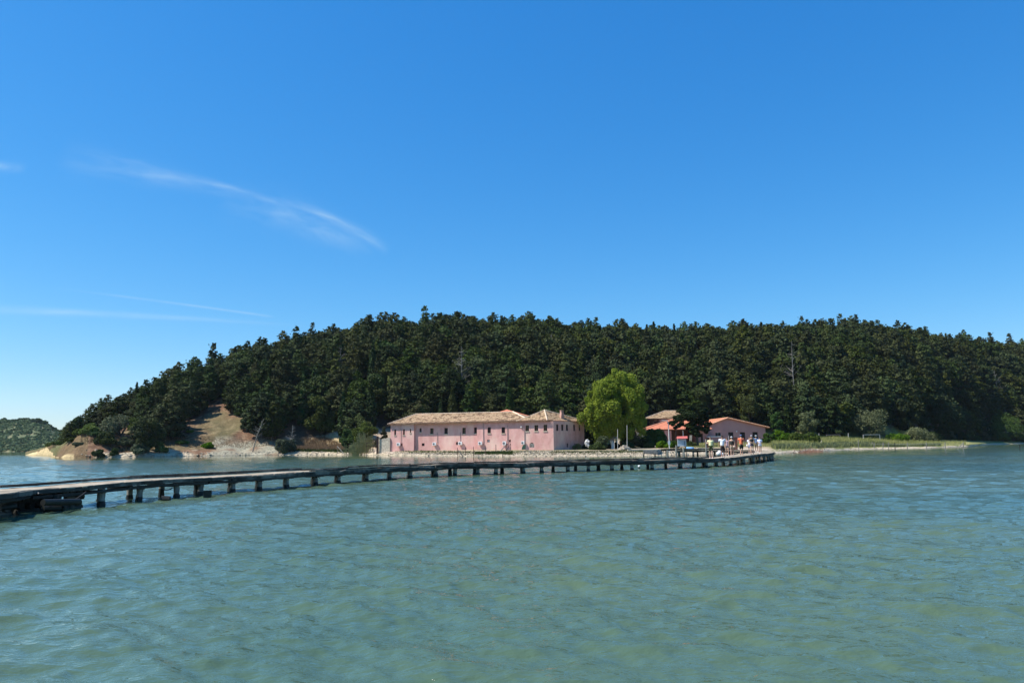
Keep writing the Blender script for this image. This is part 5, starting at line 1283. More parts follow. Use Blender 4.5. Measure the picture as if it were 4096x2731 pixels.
for (x, y, z, p, yl) in front:
    k = pick(rt_); s_ = tscale(p, yl) * rt_.uniform(.82, 1.2)
    a, cr_ = zone(p, yl); cyp = k.startswith('cyp')
    lab = ZL[(a, int(cr_))]; nm = 'conifer_tree'; cat = 'conifer'
    if cyp: lab = lab.replace('dark conifer', 'slim pointed cypress'); nm = 'cypress_tree'; cat = 'cypress'
    tree(k, nm, (x, y, z - .2), (s_ * rt_.uniform(.9, 1.15), s_ * rt_.uniform(.9, 1.15), s_ * rt_.uniform(.82, 1.12)), rt_.uniform(0, 6.28), lab, cat, lab.replace('dark conifer', 'dark conifers').replace('pointed cypress', 'pointed cypresses'))
# the rest of the wood on the hill as one mass
VV, vv, hh_ = [], [], []; rs2 = np.random.RandomState(4)
for (x, y, z, p, yl) in rest:
    t = TEMPL[pick(rt_)]; s_ = tscale(p, yl) * rt_.uniform(.82, 1.2); a = rt_.uniform(0, 6.28)
    V4 = t['V']; k_ = rs2.rand(len(V4)) < .55; V4 = V4[k_]; V4 = V4.mean(1, keepdims=True) + (V4 - V4.mean(1, keepdims=True)) * 1.3; m_ = np.array([[math.cos(a), -math.sin(a), 0], [math.sin(a), math.cos(a), 0], [0, 0, 1]]) * s_
    VV.append((V4.reshape(-1, 3) @ m_.T + np.array([x, y, z - .2])).reshape(-1, 4, 3)); vv.append(np.clip(t['v'][k_] * .8 + rt_.uniform(-.1, .3), 0, 1)); hh_.append(np.full(len(vv[-1]), rt_.random()))
print('TREES', len(cand), len(front), len(rest), sum(len(v) for v in VV))
hw = quads('hillside_wood', np.concatenate(VV), M['conifer'], None, np.concatenate(vv))
hw.data.attributes.new('h', 'FLOAT', 'POINT').data.foreach_set('value', np.repeat(np.concatenate(hh_), 4).astype(np.float32))
tag(hw, 'dense dark conifer wood covering the higher hillside', 'wood', kind='stuff')

# ---- named trees and shrubs
def plant(kind, px, Y, pytop, pxw, mat_, name, label, cat, group=None, leaf=.3, dens=1.0, base=0.0, seed=0, trunk=True, bark='bark', tr=None):
    """single plant: stands at sight direction px and depth Y, reaches up to pytop, pxw wide in the photo"""
    b = gp(px, Y); top_ = aty(px, pytop, Y).z; Hh = max(.3, top_ - b.z - base); Rr = pxw / F * Y / 2
    rs = np.random.RandomState(seed + int(px)); V4, v_ = crown_arrays(kind, Hh, Rr, rs, leaf, dens)
    V4 = V4 + np.array([0, 0, base])
    r_ = empty(name, b, 0, label, cat, group)
    quads('crown' if trunk else 'foliage', V4, M[mat_], r_, v_)
    m_ = MB(); tr_ = tr or max(.04, Rr * .07); hh = base + Hh * .6
    if trunk:
        m_.tube([(0, 0, -.3), (tr_ * .4, 0, hh * .5), (0, 0, hh)], [tr_, tr_ * .8, tr_ * .4], 7); m_.build('trunk', M[bark], r_)
    else:
        for k in range(5): a = k * 1.256; m_.tube([(0, 0, -.2), (math.cos(a) * Rr * .4, math.sin(a) * Rr * .4, Hh * .5)], [tr_ * .6, tr_ * .25], 5)
        m_.build('stems', M[bark], r_)
    return r_
# big light green tree
BT = 137.0; b = gp(2452, BT); r_ = empty('big_light_green_tree', b, 0, 'big rounded light green tree with pale trunk beside the long pink building', 'tree')
topz = aty(2440, 1497, BT).z - b.z; botz = aty(2440, 1735, BT).z - b.z; wR = (2577 - 2337) / F * BT / 2; cxo = aty(2457, 1600, BT).x - b.x
rs = np.random.RandomState(5); P, Vv, O = [], [], []
LOB = [(2437,1535,44),(2470,1545,46),(2508,1548,44),(2540,1575,40),(2400,1575,44),(2440,1600,60),(2500,1610,62),(2552,1625,30),(2558,1665,28),(2385,1620,38),(2365,1655,34),(2352,1690,22),(2395,1675,50),(2450,1660,62),(2515,1665,55),(2550,1700,30),
       (2385,1705,26),(2415,1715,32),(2455,1705,44),(2500,1708,40),(2537,1712,26),(2432,1728,16),(2480,1728,18),(2515,1726,16),(2440,1513,26),(2475,1520,32),(2490,1580,52),(2420,1560,46),(2530,1600,46),(2425,1625,50),(2395,1728,12)]
for k in range(150):
    u = rs.normal(size=3); u /= np.linalg.norm(u); q_ = rs.uniform(.6, .92); LOB.append((2457 + 116 * u[0] * q_, min(1738, 1622 + 116 * u[2] * q_), 22, u[1] * q_ * 112 / F * BT))
LOB = [(l_ if len(l_) == 4 else (*l_, rs.normal() * l_[2] / F * BT * .55)) for l_ in LOB]
for (px, py, r0, dy_) in LOB:
    for k in range(max(4, int(r0 / 5))):
        c = np.array(aty(px + rs.normal() * r0 * .5, py + rs.normal() * r0 * .42, BT + dy_ + rs.normal() * .3) - b)
        sr = max(.55, r0 / F * BT * rs.uniform(.28, .5)); m_ = int(420 * (sr / .9) ** 1.2) + 60; d = rs.normal(size=(m_, 3)); d /= np.linalg.norm(d, axis=1)[:, None]
        q = c + d * sr * rs.uniform(.5, 1.08, m_)[:, None] * np.array([1.05, 1.05, 1.1]); q[:, 2] -= rs.exponential(.3, m_) * (rs.rand(m_) < .5)
        P.append(q); Vv.append(np.clip(rs.rand() * .75 + rs.rand(m_) * .4 - .05, 0, 1)); O.append(d)
P = np.concatenate(P); quads('crown', leaf_quads(P, .155, rs, np.concatenate(O), elong=1.6), M['bigtree'], r_, np.concatenate(Vv))
tz = lambda px, py: (aty(px, py, BT).x - b.x, 0, aty(px, py, BT).z - b.z)
m_ = MB(); m_.tube([tz(2452, 1800), tz(2451, 1780), tz(2446, 1760)], [.30, .30, .30], 10, jit=.05); m_.build('whitewashed_trunk', M['whitewash'], r_)
m_ = MB(); m_.tube([tz(2446, 1762), tz(2440, 1740), tz(2432, 1715), tz(2415, 1680), tz(2405, 1640)], [.29, .24, .2, .14, .08], 9, jit=.04)
m_.tube([tz(2448, 1763), tz(2455, 1735), tz(2458, 1700), tz(2470, 1660), tz(2480, 1600)], [.29, .25, .2, .14, .07], 9, jit=.04)
m_.tube([tz(2440, 1745), tz(2428, 1728), tz(2405, 1718)], [.12, .09, .05], 7); m_.tube([tz(2458, 1700), tz(2450, 1640), tz(2445, 1580)], [.15, .1, .05], 7)
m_.tube([tz(2432, 1715), tz(2440, 1660), tz(2420, 1600)], [.12, .1, .05], 7); m_.build('trunk', M['palebark'], r_)
# dark spreading tree before the orange roofs
DT = 140.0; b = gp(2792, DT); r_ = empty('dark_spreading_tree', b, 0, 'dark spreading tree with layered crown hiding part of the orange roofs', 'tree')
rs = np.random.RandomState(8); P, Vv, O = [], [], []
for (px, py, rx) in [(2690,1690,22),(2710,1668,26),(2735,1645,34),(2760,1630,36),(2790,1628,34),(2815,1645,30),(2830,1668,28),(2835,1692,22),(2780,1660,50),(2740,1680,42),(2800,1690,44),(2760,1705,40),(2720,1700,28),(2775,1720,36),(2815,1716,26),(2822,1727,12),(2745,1655,40),(2700,1707,14),(2760,1680,50),(2790,1735,26)]:
    for k in range(4):
        c = aty(px + rs.normal() * rx * .35, py + rs.normal() * rx * .22, DT + rs.normal() * 1.2) - b; sr = rx / F * DT * rs.uniform(.3, .5); m_ = 300; d = rs.normal(size=(m_, 3)); d /= np.linalg.norm(d, axis=1)[:, None]
        P.append(np.array(c) + d * sr * rs.uniform(.5, 1.05, m_)[:, None] * np.array([1.2, 1.2, .55])); Vv.append(np.clip(rs.rand() * .7 + rs.rand(m_) * .4, 0, 1)); O.append(d)
quads('crown', leaf_quads(np.concatenate(P), .17, rs, np.concatenate(O), up=.8, elong=1.4), M['darktree'], r_, np.concatenate(Vv))
tz = lambda px, py: (aty(px, py, DT).x - b.x, 0, aty(px, py, DT).z - b.z)
m_ = MB(); m_.tube([tz(2792, 1790), tz(2788, 1750), tz(2780, 1715), tz(2765, 1680), tz(2760, 1650)], [.26, .24, .2, .14, .06], 8); m_.tube([tz(2782, 1720), tz(2800, 1695), tz(2815, 1665)], [.14, .1, .05], 6); m_.tube([tz(2785, 1730), tz(2750, 1705), tz(2715, 1690)], [.12, .1, .05], 6); m_.build('trunk', M['bark'], r_)
# left slope shrubs
SHR = [('bush', 287, 160, 1764, 62, 'bush', 'dark green bush on the left cliff between the two cream faces', 'shrub'), ('bush', 328, 162, 1716, 70, 'bush', 'dull green bush left of the round bright green shrub', 'shrub'), ('bush', 246, 178, 1786, 46, 'bush', 'low bush behind the left cream cliff', 'shrub'), ('bush', 312, 155, 1786, 40, 'olive', 'grey green clump on the middle of the left cliff', 'shrub'), ('bush', 384, 158, 1738, 64, 'bush', 'green clump under the round dark green shrub', 'shrub'), ('bush', 500, 158, 1745, 60, 'olive', 'dusty green clump on the bare bank', 'shrub'), ('bush', 695, 172, 1712, 70, 'bush', 'green undergrowth left of the brown tongue of earth', 'shrub'),
       ('bush', 478, 163, 1640, 165, 'olive', 'wide flat topped grey green tree on the left slope', 'tree'), ('bush', 560, 168, 1645, 90, 'bush', 'yellow green shrub right of the wide flat topped tree', 'shrub'),
       ('bush', 350, 160, 1685, 86, 'brightbush', 'round bright green shrub on the left cliff edge', 'shrub'), ('bush', 422, 156, 1707, 88, 'bush', 'round dark green shrub standing on the bare brown slope', 'shrub'),
       ('bush', 215, 212, 1768, 62, 'bush', 'dark green shrub on the low cream cliff of the far tip', 'shrub'), ('bush', 255, 205, 1780, 50, 'brightbush', 'small green shrub between the two cream cliffs', 'shrub'),
       ('round', 300, 168, 1668, 60, 'bush', 'tall dark green bush at the top of the left cliff', 'shrub'), ('bush', 395, 151.5, 1770, 44, 'bush', 'small shrub low on the left cliff face', 'shrub'), ('bush', 460, 152, 1780, 26, 'bush', 'tiny dark shrub just above the cream cliff foot', 'shrub'),
       ('round', 590, 156, 1670, 120, 'conifer', 'bushy dark tree mass reaching down to the water on the left', 'tree'), ('bush', 565, 154, 1745, 70, 'olive', 'grey green undergrowth at the foot of the dark tree mass', 'shrub'), ('bush', 640, 156, 1752, 50, 'bush', 'dark shrub right of the tree mass at the water', 'shrub'),
       ('bush', 728, 163, 1765, 56, 'bush', 'green shrub on the bare slope below the brown tongue', 'shrub'), ('bush', 832, 163, 1766, 46, 'brightbush', 'bright green round shrub at the foot of the bare slope', 'shrub'), ('bush', 755, 170, 1720, 30, 'brightbush', 'small bright shrub high on the bare slope', 'shrub'),
       ('round', 935, 180, 1560, 84, 'conifer', 'dense dark round tree right of the bare tongue', 'tree'), ('round', 992, 180, 1560, 56, 'bush', 'lighter green tree beside the dense dark round one', 'tree'), ('round', 985, 172, 1650, 60, 'olive', 'grey green tree at the right edge of the bare slope', 'tree'),
       ('bush', 1145, 163, 1735, 84, 'olive', 'dark grey green bush at the water left of the yellow grass', 'shrub'), ('bush', 1135, 161.5, 1785, 24, 'reed', 'small pale tufted plant at the waterline', 'plant'),
       ('round', 1420, 165, 1650, 110, 'bush', 'broad mid green tree left of the stone wall and slope', 'tree'), ('round', 1460, 158, 1690, 90, 'bush', 'leafy green tree next to the reeds', 'tree'), ('round', 1395, 162, 1710, 80, 'bush', 'lower mid green bush under the broad green tree', 'shrub'),
       ('round', 1535, 158, 1702, 24, 'olive', 'small grey green olive tree on the slope by the pink building', 'tree'), ('bush', 1507, 155, 1736, 16, 'olive', 'tiny shrub behind the timber frame', 'shrub'),
       ('round', 1670, 170, 1615, 110, 'bush', 'round green tree behind the left part of the tiled roof', 'tree'), ('round', 1770, 172, 1632, 70, 'olive', 'grey green tree behind the middle of the tiled roof', 'tree'),
       ('round', 2365, 145, 1692, 70, 'darktree', 'dark shaded tree between the pink house and the big light tree', 'tree'), ('bush', 2350, 139, 1768, 40, 'olive', 'dry grey bush at the right corner of the pink house', 'shrub'), ('bush', 2310, 137.0, 1762, 34, 'reed', 'bare brown twiggy bush against the pink right wall', 'shrub'),
       ('round', 2410, 132, 1742, 50, 'olive', 'small olive tree left of the big pale trunk', 'tree'), ('bush', 2390, 131, 1772, 70, 'bush', 'low dark green hedge under the small olive tree', 'hedge'), ('bush', 2460, 140, 1772, 70, 'darktree', 'dark low bush around the foot of the big tree', 'shrub'),
       ('round', 2525, 138, 1725, 78, 'olive', 'grey green olive bush hiding the stone hut', 'shrub'), ('bush', 2510, 136, 1762, 60, 'bush', 'low green plants under the olive bush', 'shrub'), ('bush', 2575, 138, 1735, 60, 'darktree', 'dark bush between two olive bushes', 'shrub'),
       ('round', 2625, 139, 1716, 84, 'bush', 'tall green bush under the left eave of the orange hip roof', 'shrub'), ('bush', 2600, 136, 1765, 50, 'bush', 'low leafy plant behind the stone quay', 'shrub'), ('bush', 2660, 133, 1756, 70, 'brightbush', 'yellow green hedge left of the information board', 'hedge'),
       ('bush', 2700, 134, 1758, 50, 'bush', 'green bush behind the left side of the information board', 'shrub'), ('bush', 2765, 136, 1763, 46, 'bush', 'green leafy plants right of the information board', 'shrub'), ('round', 2585, 193, 1665, 56, 'olive', 'grey green tree between the big light tree and the gallery', 'tree'),
       ('bush', 3078, 160, 1712, 60, 'brightbush', 'bright green bush at the right corner of the gabled building', 'shrub'), ('bush', 3128, 160, 1708, 80, 'brightbush', 'tall bright hedge right of the gabled building', 'hedge'), ('round', 3108, 172, 1640, 44, 'brightbush', 'slim bright green tree before the dark wood', 'tree'),
       ('bush', 3222, 156, 1709, 118, 'bush', 'big round mid green bush on the meadow', 'shrub'), ('round', 3240, 190, 1640, 80, 'olive', 'grey green tree behind the big round bush', 'tree'), ('round', 3478, 200, 1638, 150, 'olive', 'large grey olive tree behind the pale goal', 'tree'),
       ('bush', 3590, 196, 1723, 92, 'brightbush', 'bright green round bush right of the large olive tree', 'shrub'), ('bush', 3672, 205, 1694, 110, 'olive', 'pale green pointed bush on the right end of the meadow', 'shrub'), ('bush', 3730, 210, 1720, 60, 'bush', 'dark green bush beside the pale pointed one', 'shrub'), ('bush', 3350, 195, 1705, 60, 'darktree', 'dark undergrowth behind the thin goal', 'shrub'),
       ('round', 4025, 300, 1655, 110, 'bush', 'broad mid green tree at the far right bay', 'tree'),
       ('round', 1180, 180, 1620, 110, 'conifer', 'dark tree with bare stems above the yellow grass', 'tree'), ('round', 3000, 196, 1560, 90, 'conifer', 'dark round tree just behind the gabled building roof', 'tree'), ('cypress', 2040, 172, 1518, 34, 'cypress', 'tall dark green cypress behind the orange roof peak', 'cypress')]
for k, (kd, px, Y, pt, wd, mt_, lab, cat) in enumerate(SHR):
    tr_ = kd not in ('bush',)
    plant(kd, px, Y, pt, wd, mt_, {'tree': 'broadleaf_tree', 'shrub': 'shrub', 'plant': 'plant', 'hedge': 'hedge', 'cypress': 'cypress_tree'}[cat], lab, cat, None, leaf=(.13 if Y < 150 else .18), dens=1.15 if wd > 80 else 1.0, seed=k, trunk=tr_, bark='bark')
for k, (px, pt_, wd, mt_) in enumerate(((3745,1722,56,'bush'),(3790,1712,60,'olive'),(3838,1718,64,'bush'),(3880,1706,66,'bush'),(3925,1718,58,'olive'),(3968,1708,66,'bush'),(4010,1722,60,'brightbush'),(4055,1710,70,'bush'),(4100,1716,60,'olive'),(4150,1712,70,'bush'))):
    plant('bush', px, float(np.interp(px, *YF)) - 4, pt_, wd, mt_, 'shrub', ['first', 'second', 'third', 'fourth', 'fifth', 'sixth', 'seventh', 'eighth', 'ninth', 'tenth'][k].capitalize() + ' shore bush from the left along the wood edge of the far right bay', 'shrub', 'bushes along the far right bay', leaf=.26, dens=1.2, seed=200 + k, trunk=False)
EXPN[0] = 2.0
for k, (px, pt_, wd, Yk) in enumerate(((258, 1716, 44, 190), (284, 1694, 46, 192), (308, 1672, 50, 190), (334, 1644, 54, 190), (360, 1622, 56, 188), (388, 1600, 60, 190), (414, 1584, 60, 192))):
    plant('conifer', px, Yk, pt_, wd, 'conifer', 'conifer_tree', ['lowest and leftmost', 'second', 'third', 'fourth', 'fifth', 'sixth', 'seventh and tallest'][k].capitalize() + ' conifer of the row stepping up the left skyline', 'conifer', 'conifers stepping up the left skyline', leaf=.24, dens=1.1, seed=300 + k)
# small palm by the board
pb = gp(2655, 137); pt = empty('small_palm', pb, 0, 'small feathery palm among the bushes left of the information board', 'palm')
rs = np.random.RandomState(9); V4 = []
for k in range(26):
    a = rs.uniform(0, 6.28); L_ = rs.uniform(1.3, 2.0); el = rs.uniform(.2, 1.2)
    for j in range(14):
        t = j / 13; c = np.array([math.cos(a) * L_ * t * math.cos(el * (1 - t * .7)), math.sin(a) * L_ * t * math.cos(el * (1 - t * .7)), 1.0 + L_ * (math.sin(el) * t - .55 * t * t)])
        for s_ in (-1, 1):
            d = np.array([-math.sin(a) * s_ * .7 + math.cos(a) * .5, math.cos(a) * s_ * .7 + math.sin(a) * .5, -.35]); d /= np.linalg.norm(d); w_ = np.array([math.cos(a), math.sin(a), 0]) * .025; e = c + d * .42 * (1 - abs(t - .5))
            V4.append([c - w_, c + w_, e + w_ * .3, e - w_ * .3])
quads('fronds', np.array(V4), M['brightbush'], pt, rs.rand(len(V4))); m_ = MB(); m_.tube([(0, 0, -.2), (0, 0, 1.0)], [.2, .16], 9, jit=.08); m_.build('trunk', M['bark'], pt)
# reeds and dead trees
def reeds(px, Y, pt_, wd, n, lab, seed=1):
    b = gp(px, Y); Hh = aty(px, pt_, Y).z - b.z; Rr = wd / F * Y / 2; rs = np.random.RandomState(seed); V4 = []
    for k in range(n):
        x, y = rs.normal() * Rr * .5, rs.normal() * 1.0; h_ = Hh * rs.uniform(.4, 1.0); ln_ = rs.normal(size=2) * .25
        p = np.array([x, y, 0]); q = p + np.array([ln_[0] * h_ * .5, ln_[1] * h_ * .4, h_]); w_ = np.array([.03, 0, 0]); V4.append([p - w_, p + w_, q + w_, q - w_])
        for j in range(5):
            t = rs.uniform(.35, 1); c = p + (q - p) * t; d = np.array([rs.normal(), rs.normal() * .5, rs.uniform(-.4, .6)]); d = d / np.linalg.norm(d) * rs.uniform(.3, .6); w2 = np.array([0, 0, .035]); V4.append([c - w2, c + w2, c + d + w2 * .3, c + d - w2 * .3])
    return tag(quads('reed_clump', np.array(V4), M['reed'], None, rs.rand(len(V4))), lab, 'reeds') , b
for a in ((1455, 151.5, 1728, 70, 150, 'tall feathery reeds left of the bare slope by the pink building', 3), (1425, 150, 1768, 70, 150, 'shorter brownish reeds behind the beach stakes', 4)):
    o, b = reeds(*a[:5], a[5], a[6]); o.location = b
def dead(px, Y, pt_, lab, seed, lean=0.0, n=26, sc=1.0):
    b = gp(px, Y); Hh = aty(px, pt_, Y).z - b.z; rr = random.Random(seed); m_ = MB()
    top_ = Vector((lean, 0, Hh)); m_.tube([(0, 0, -.3), top_ * .5 + Vector((rr.uniform(-.2, .2), 0, 0)), top_], [.13 * sc, .09 * sc, .03], 6)
    for k in range(n):
        t = rr.uniform(.3, .98); c = top_ * t; a = rr.uniform(0, 6.28); L_ = (1.1 - t) * Hh * .35 * rr.uniform(.5, 1.2); e = c + Vector((math.cos(a) * L_, math.sin(a) * L_, L_ * rr.uniform(.2, .8)))
        m_.tube([c, c.lerp(e, .5) + Vector((0, 0, -.05 * L_)), e], [.04 * sc, .03 * sc, .012], 4, cap=False)
        for q in range(3): s_ = c.lerp(e, rr.uniform(.4, .9)); m_.tube([s_, s_ + Vector((rr.uniform(-.5, .5), rr.uniform(-.4, .4), rr.uniform(0, .6))) * L_ * .4], [.018, .008], 3, cap=False)
    o = m_.build('dead_tree', M['deadwood']); o.location = b; return tag(o, lab, 'dead tree', None)
dead(1010, 163, 1675, 'leaning grey dead tree at the water edge below the slope', 1, 2.2, 34); dead(1845, 186, 1385, 'tall pale dead tree standing in the wood above the roof', 2, 0, 40, 1.3); dead(1350, 196, 1390, 'grey dead tree in the wood left of the pink building', 3, .4, 40, 1.2)
dead(2210, 215, 1335, 'fine bare grey tree high in the wood above the pavilion roof', 4, .3, 30); dead(3845, 290, 1710, 'small pale dead tree at the left side of the far bay', 5, 0, 22, 1.2); dead(4010, 318, 1480, 'tall pale dead tree in the wood at far right', 6, -.6, 40, 1.6); dead(3735, 272, 1560, 'grey bare tree tangle in the wood above the sand spit', 7, .5, 50, 1.6); dead(3190, 212, 1365, 'thin bare tree in the wood right of the gabled building', 8, 0, 30, 1.2); dead(1165, 166, 1700, 'bare grey branching tree above the dark bush on the shore', 9, .2, 30)
# meadow grass, dry grass, scrub, stones
def tufts(name, boxes, mat_, lab, cat, hmin, hmax, w_=.05, seed=0):
    rs = np.random.RandomState(seed); V4, vv = [], []
    for (p0, p1, d0, d1, n, hs_) in boxes:
        p = rs.uniform(p0, p1, n); d = d0 + (d1 - d0) * rs.rand(n); Y = np.interp(p, SHP, SHY) + d; X = np.interp(p, _pg, _ag) * Y; keep = Y < T(YF, p) + 3; X, Y = X[keep], Y[keep]; Z = gz(X, Y); m_ = len(X)
        h_ = rs.uniform(hmin, hmax, m_) * hs_; dx = rs.normal(size=(m_, 2)) * .35 * h_[:, None]; a = rs.uniform(0, 3.14, m_); wx, wy = np.cos(a) * w_, np.sin(a) * w_
        B = np.stack([X, Y, Z - .03], 1); Tp = np.stack([X + dx[:, 0], Y + dx[:, 1], Z + h_], 1); W_ = np.stack([wx, wy, np.zeros(m_)], 1)
        V4.append(np.stack([B - W_, B + W_, Tp + W_ * .35, Tp - W_ * .35], 1)); n1_ = vnoise(X, Y, 5, 31) + .5; vv.append(np.clip(n1_ * .9 + rs.rand(m_) * .25 - .05, 0, 1))
    return tag(quads(name, np.concatenate(V4), M[mat_], None, np.concatenate(vv)), lab, cat, kind='stuff')
tufts('meadow_grass', [(3085, 3500, 5, 70, 42000, 1.0), (3500, 3760, 4, 60, 20000, 1.0), (2740, 3100, 16, 60, 9000, .7), (3090, 3400, 22, 60, 16000, 1.9), (3090, 3860, 3, 30, 6000, 2.2)], 'grass', 'yellow green grass covering the right hand meadow', 'grass', .12, .45, .035, 1)
tufts('shore_scrub', [(3090, 3540, 4, 17, 11000, 1.2), (3540, 3760, 3, 10, 4000, .9)], 'olive', 'low dull green scrub between the meadow and the right shore', 'scrub', .2, .55, .06, 6)
tufts('dry_slope_grass', [(1170, 1385, 4, 14, 9000, 1.5), (320, 620, 3, 26, 12000, .7), (640, 1100, 5, 30, 16000, .7), (1440, 1560, 8, 18, 3000, .5)], 'drygrass', 'dry tan grass on the bare slopes', 'grass', .15, .5, .04, 2)
tufts('shore_weeds', [(1150, 1440, 2, 6, 5000, 1.2), (1580, 2750, 2, 14, 9000, .45), (1900, 2050, 3, 9, 2500, .7), (360, 560, 4, 20, 3500, 1.0)], 'bush', 'green weeds along the stony shore', 'weeds', .1, .35, .05, 3)
rs = np.random.RandomState(12); m_ = MB()
for (p0, p1, d0, d1, n, s0, s1) in ((1380, 2650, -.2, 5, 1100, .08, .32), (1560, 2640, 5, 18, 420, .08, .3), (1060, 1400, -.2, 2.5, 200, .1, .35), (2640, 3150, -.1, 3, 160, .08, .25), (330, 1060, -.2, 1.6, 150, .12, .4), (2080, 2200, 3, 12, 200, .15, .4), (3150, 3860, -.1, 2.5, 160, .08, .3)):
    for k in range(n):
        px = rs.uniform(p0, p1); Y = float(np.interp(px, SHP, SHY)) + rs.uniform(d0, d1); p = gp(px, Y); s_ = rs.uniform(s0, s1)
        b0 = len(m_.v); pts_ = [(-1, -.6, -.5), (1, -.6, -.5), (1, .6, -.5), (-1, .6, -.5), (-.7, -.4, .5), (.7, -.4, .4), (.6, .4, .5), (-.6, .4, .45)]; a = rs.uniform(0, 3.14); ca_, sa_ = math.cos(a), math.sin(a)
        vs_ = []
        for (x, y, z) in pts_:
            x, y, z = (x + rs.normal() * .15) * s_, (y + rs.normal() * .12) * s_, (z + rs.normal() * .1) * s_ * .45; vs_.append((p.x + x * ca_ - y * sa_, p.y + x * sa_ + y * ca_, p.z + z + .05 * s_))
        m_.add(vs_, [(0, 3, 2, 1), (4, 5, 6, 7), (0, 1, 5, 4), (1, 2, 6, 5), (2, 3, 7, 6), (3, 0, 4, 7)])
tag(m_.build('shore_stones', M['rock']), 'pale loose stones scattered along the waterline', 'stones', kind='stuff')
# far hill: scrub as a mass, taller trees on its crest one by one
rs = np.random.RandomState(14); P, O, vv = [], [], []
for k in range(1700):
    px = rs.uniform(-420, 330); Y = 506 + 130 * rs.rand() ** 1.2; a = float(np.interp(px, _pg2, _ag2)); x = a * Y; z = float(far_gz(np.array([x]), np.array([Y]))[0])
    if z < .1: continue
    r0 = rs.uniform(1.0, 2.6); m_ = int(46 * (r0 / 2) ** 1.3); d = rs.normal(size=(m_, 3)); d /= np.linalg.norm(d, axis=1)[:, None]; d[:, 2] = np.abs(d[:, 2]) * .7
    P.append(np.array([x, Y, z]) + d * r0 * rs.uniform(.7, 1.05, m_)[:, None]); O.append(d); c = rs.rand(); vv.append(np.clip(c * .8 + rs.rand(m_) * .25, 0, 1))
tag(quads('far_scrub', leaf_quads(np.concatenate(P), .75, rs, np.concatenate(O)), M['farleaf'], None, np.concatenate(vv)), 'green scrub covering the far low hill on the left', 'scrub', kind='stuff')
template('far0', 'round', 7.5, 4.0, 'farleaf', .8, .3, 1.0, seed=81, th=4); template('far1', 'round', 6.5, 4.6, 'farleaf', .8, .3, 1.0, seed=82, th=4)
FTR = [(28, 1676, 22), (50, 1690, 20), (68, 1684, 26), (88, 1680, 26), (104, 1679, 24), (122, 1674, 28), (140, 1673, 30), (158, 1679, 28), (172, 1690, 24), (190, 1704, 24), (206, 1704, 26), (222, 1716, 20), (5, 1684, 22), (-30, 1672, 30), (-80, 1665, 34), (240, 1722, 16)]
for k, (px, pt_, wd) in enumerate(FTR):
    Y = 600 + (k * 37 % 30); a = float(np.interp(px, _pg2, _ag2)); x = a * Y; z = float(far_gz(np.array([x]), np.array([Y]))[0]); tz_ = aty(px, pt_, Y).z; s_ = max(.5, (tz_ - z) / 7.5)
    sw = wd / F * Y / 8.0
    tree('far%d' % (k % 2), 'far_tree', (x, Y, z - .5), (sw, sw, s_ * 1.05), k * 1.3, 'dark round tree on the crest of the far left hill', 'tree', 'trees on the far left hill')
# ------------------------------------------------------------------ people
def skin_mesh(verts, edges, radii, root=0, sub=1):
    me = bpy.data.meshes.new('t'); me.from_pydata(verts, edges, []); o = bpy.data.objects.new('t', me); col.objects.link(o)
    md = o.modifiers.new('s', 'SKIN'); md.use_smooth_shade = True
    for i, r_ in enumerate(radii):
        sv = me.skin_vertices[0].data[i]; sv.radius = (r_, r_) if not isinstance(r_, tuple) else r_; sv.use_root = (i == root)
    sb_ = o.modifiers.new('u', 'SUBSURF'); sb_.levels = sub; sb_.render_levels = sub
    dg = bpy.context.evaluated_depsgraph_get(); dg.update(); me2 = bpy.data.meshes.new_from_object(o.evaluated_get(dg)); bpy.data.objects.remove(o); bpy.data.meshes.remove(me)
    return me2
CM = {}
def cm(name, c, rough=.8, c2=None, scale=20):
    if name not in CM: CM[name] = mat('cloth_' + name, c, c2, scale, rough) if not name.startswith('skin') else mat(name, c, c2, scale, .55)
    return CM[name]
def merge_into(me, mb, mi):
    """append helper geometry to an existing mesh"""
    bm = bmesh.new(); bm.from_mesh(me); vs_ = [bm.verts.new(v) for v in mb.v]
    for f, m0 in zip(mb.f, mb.m):
        try: q = bm.faces.new([vs_[i] for i in f]); q.material_index = mi if m0 == 0 else m0; q.smooth = True
        except ValueError: pass
    bm.to_mesh(me); bm.free()
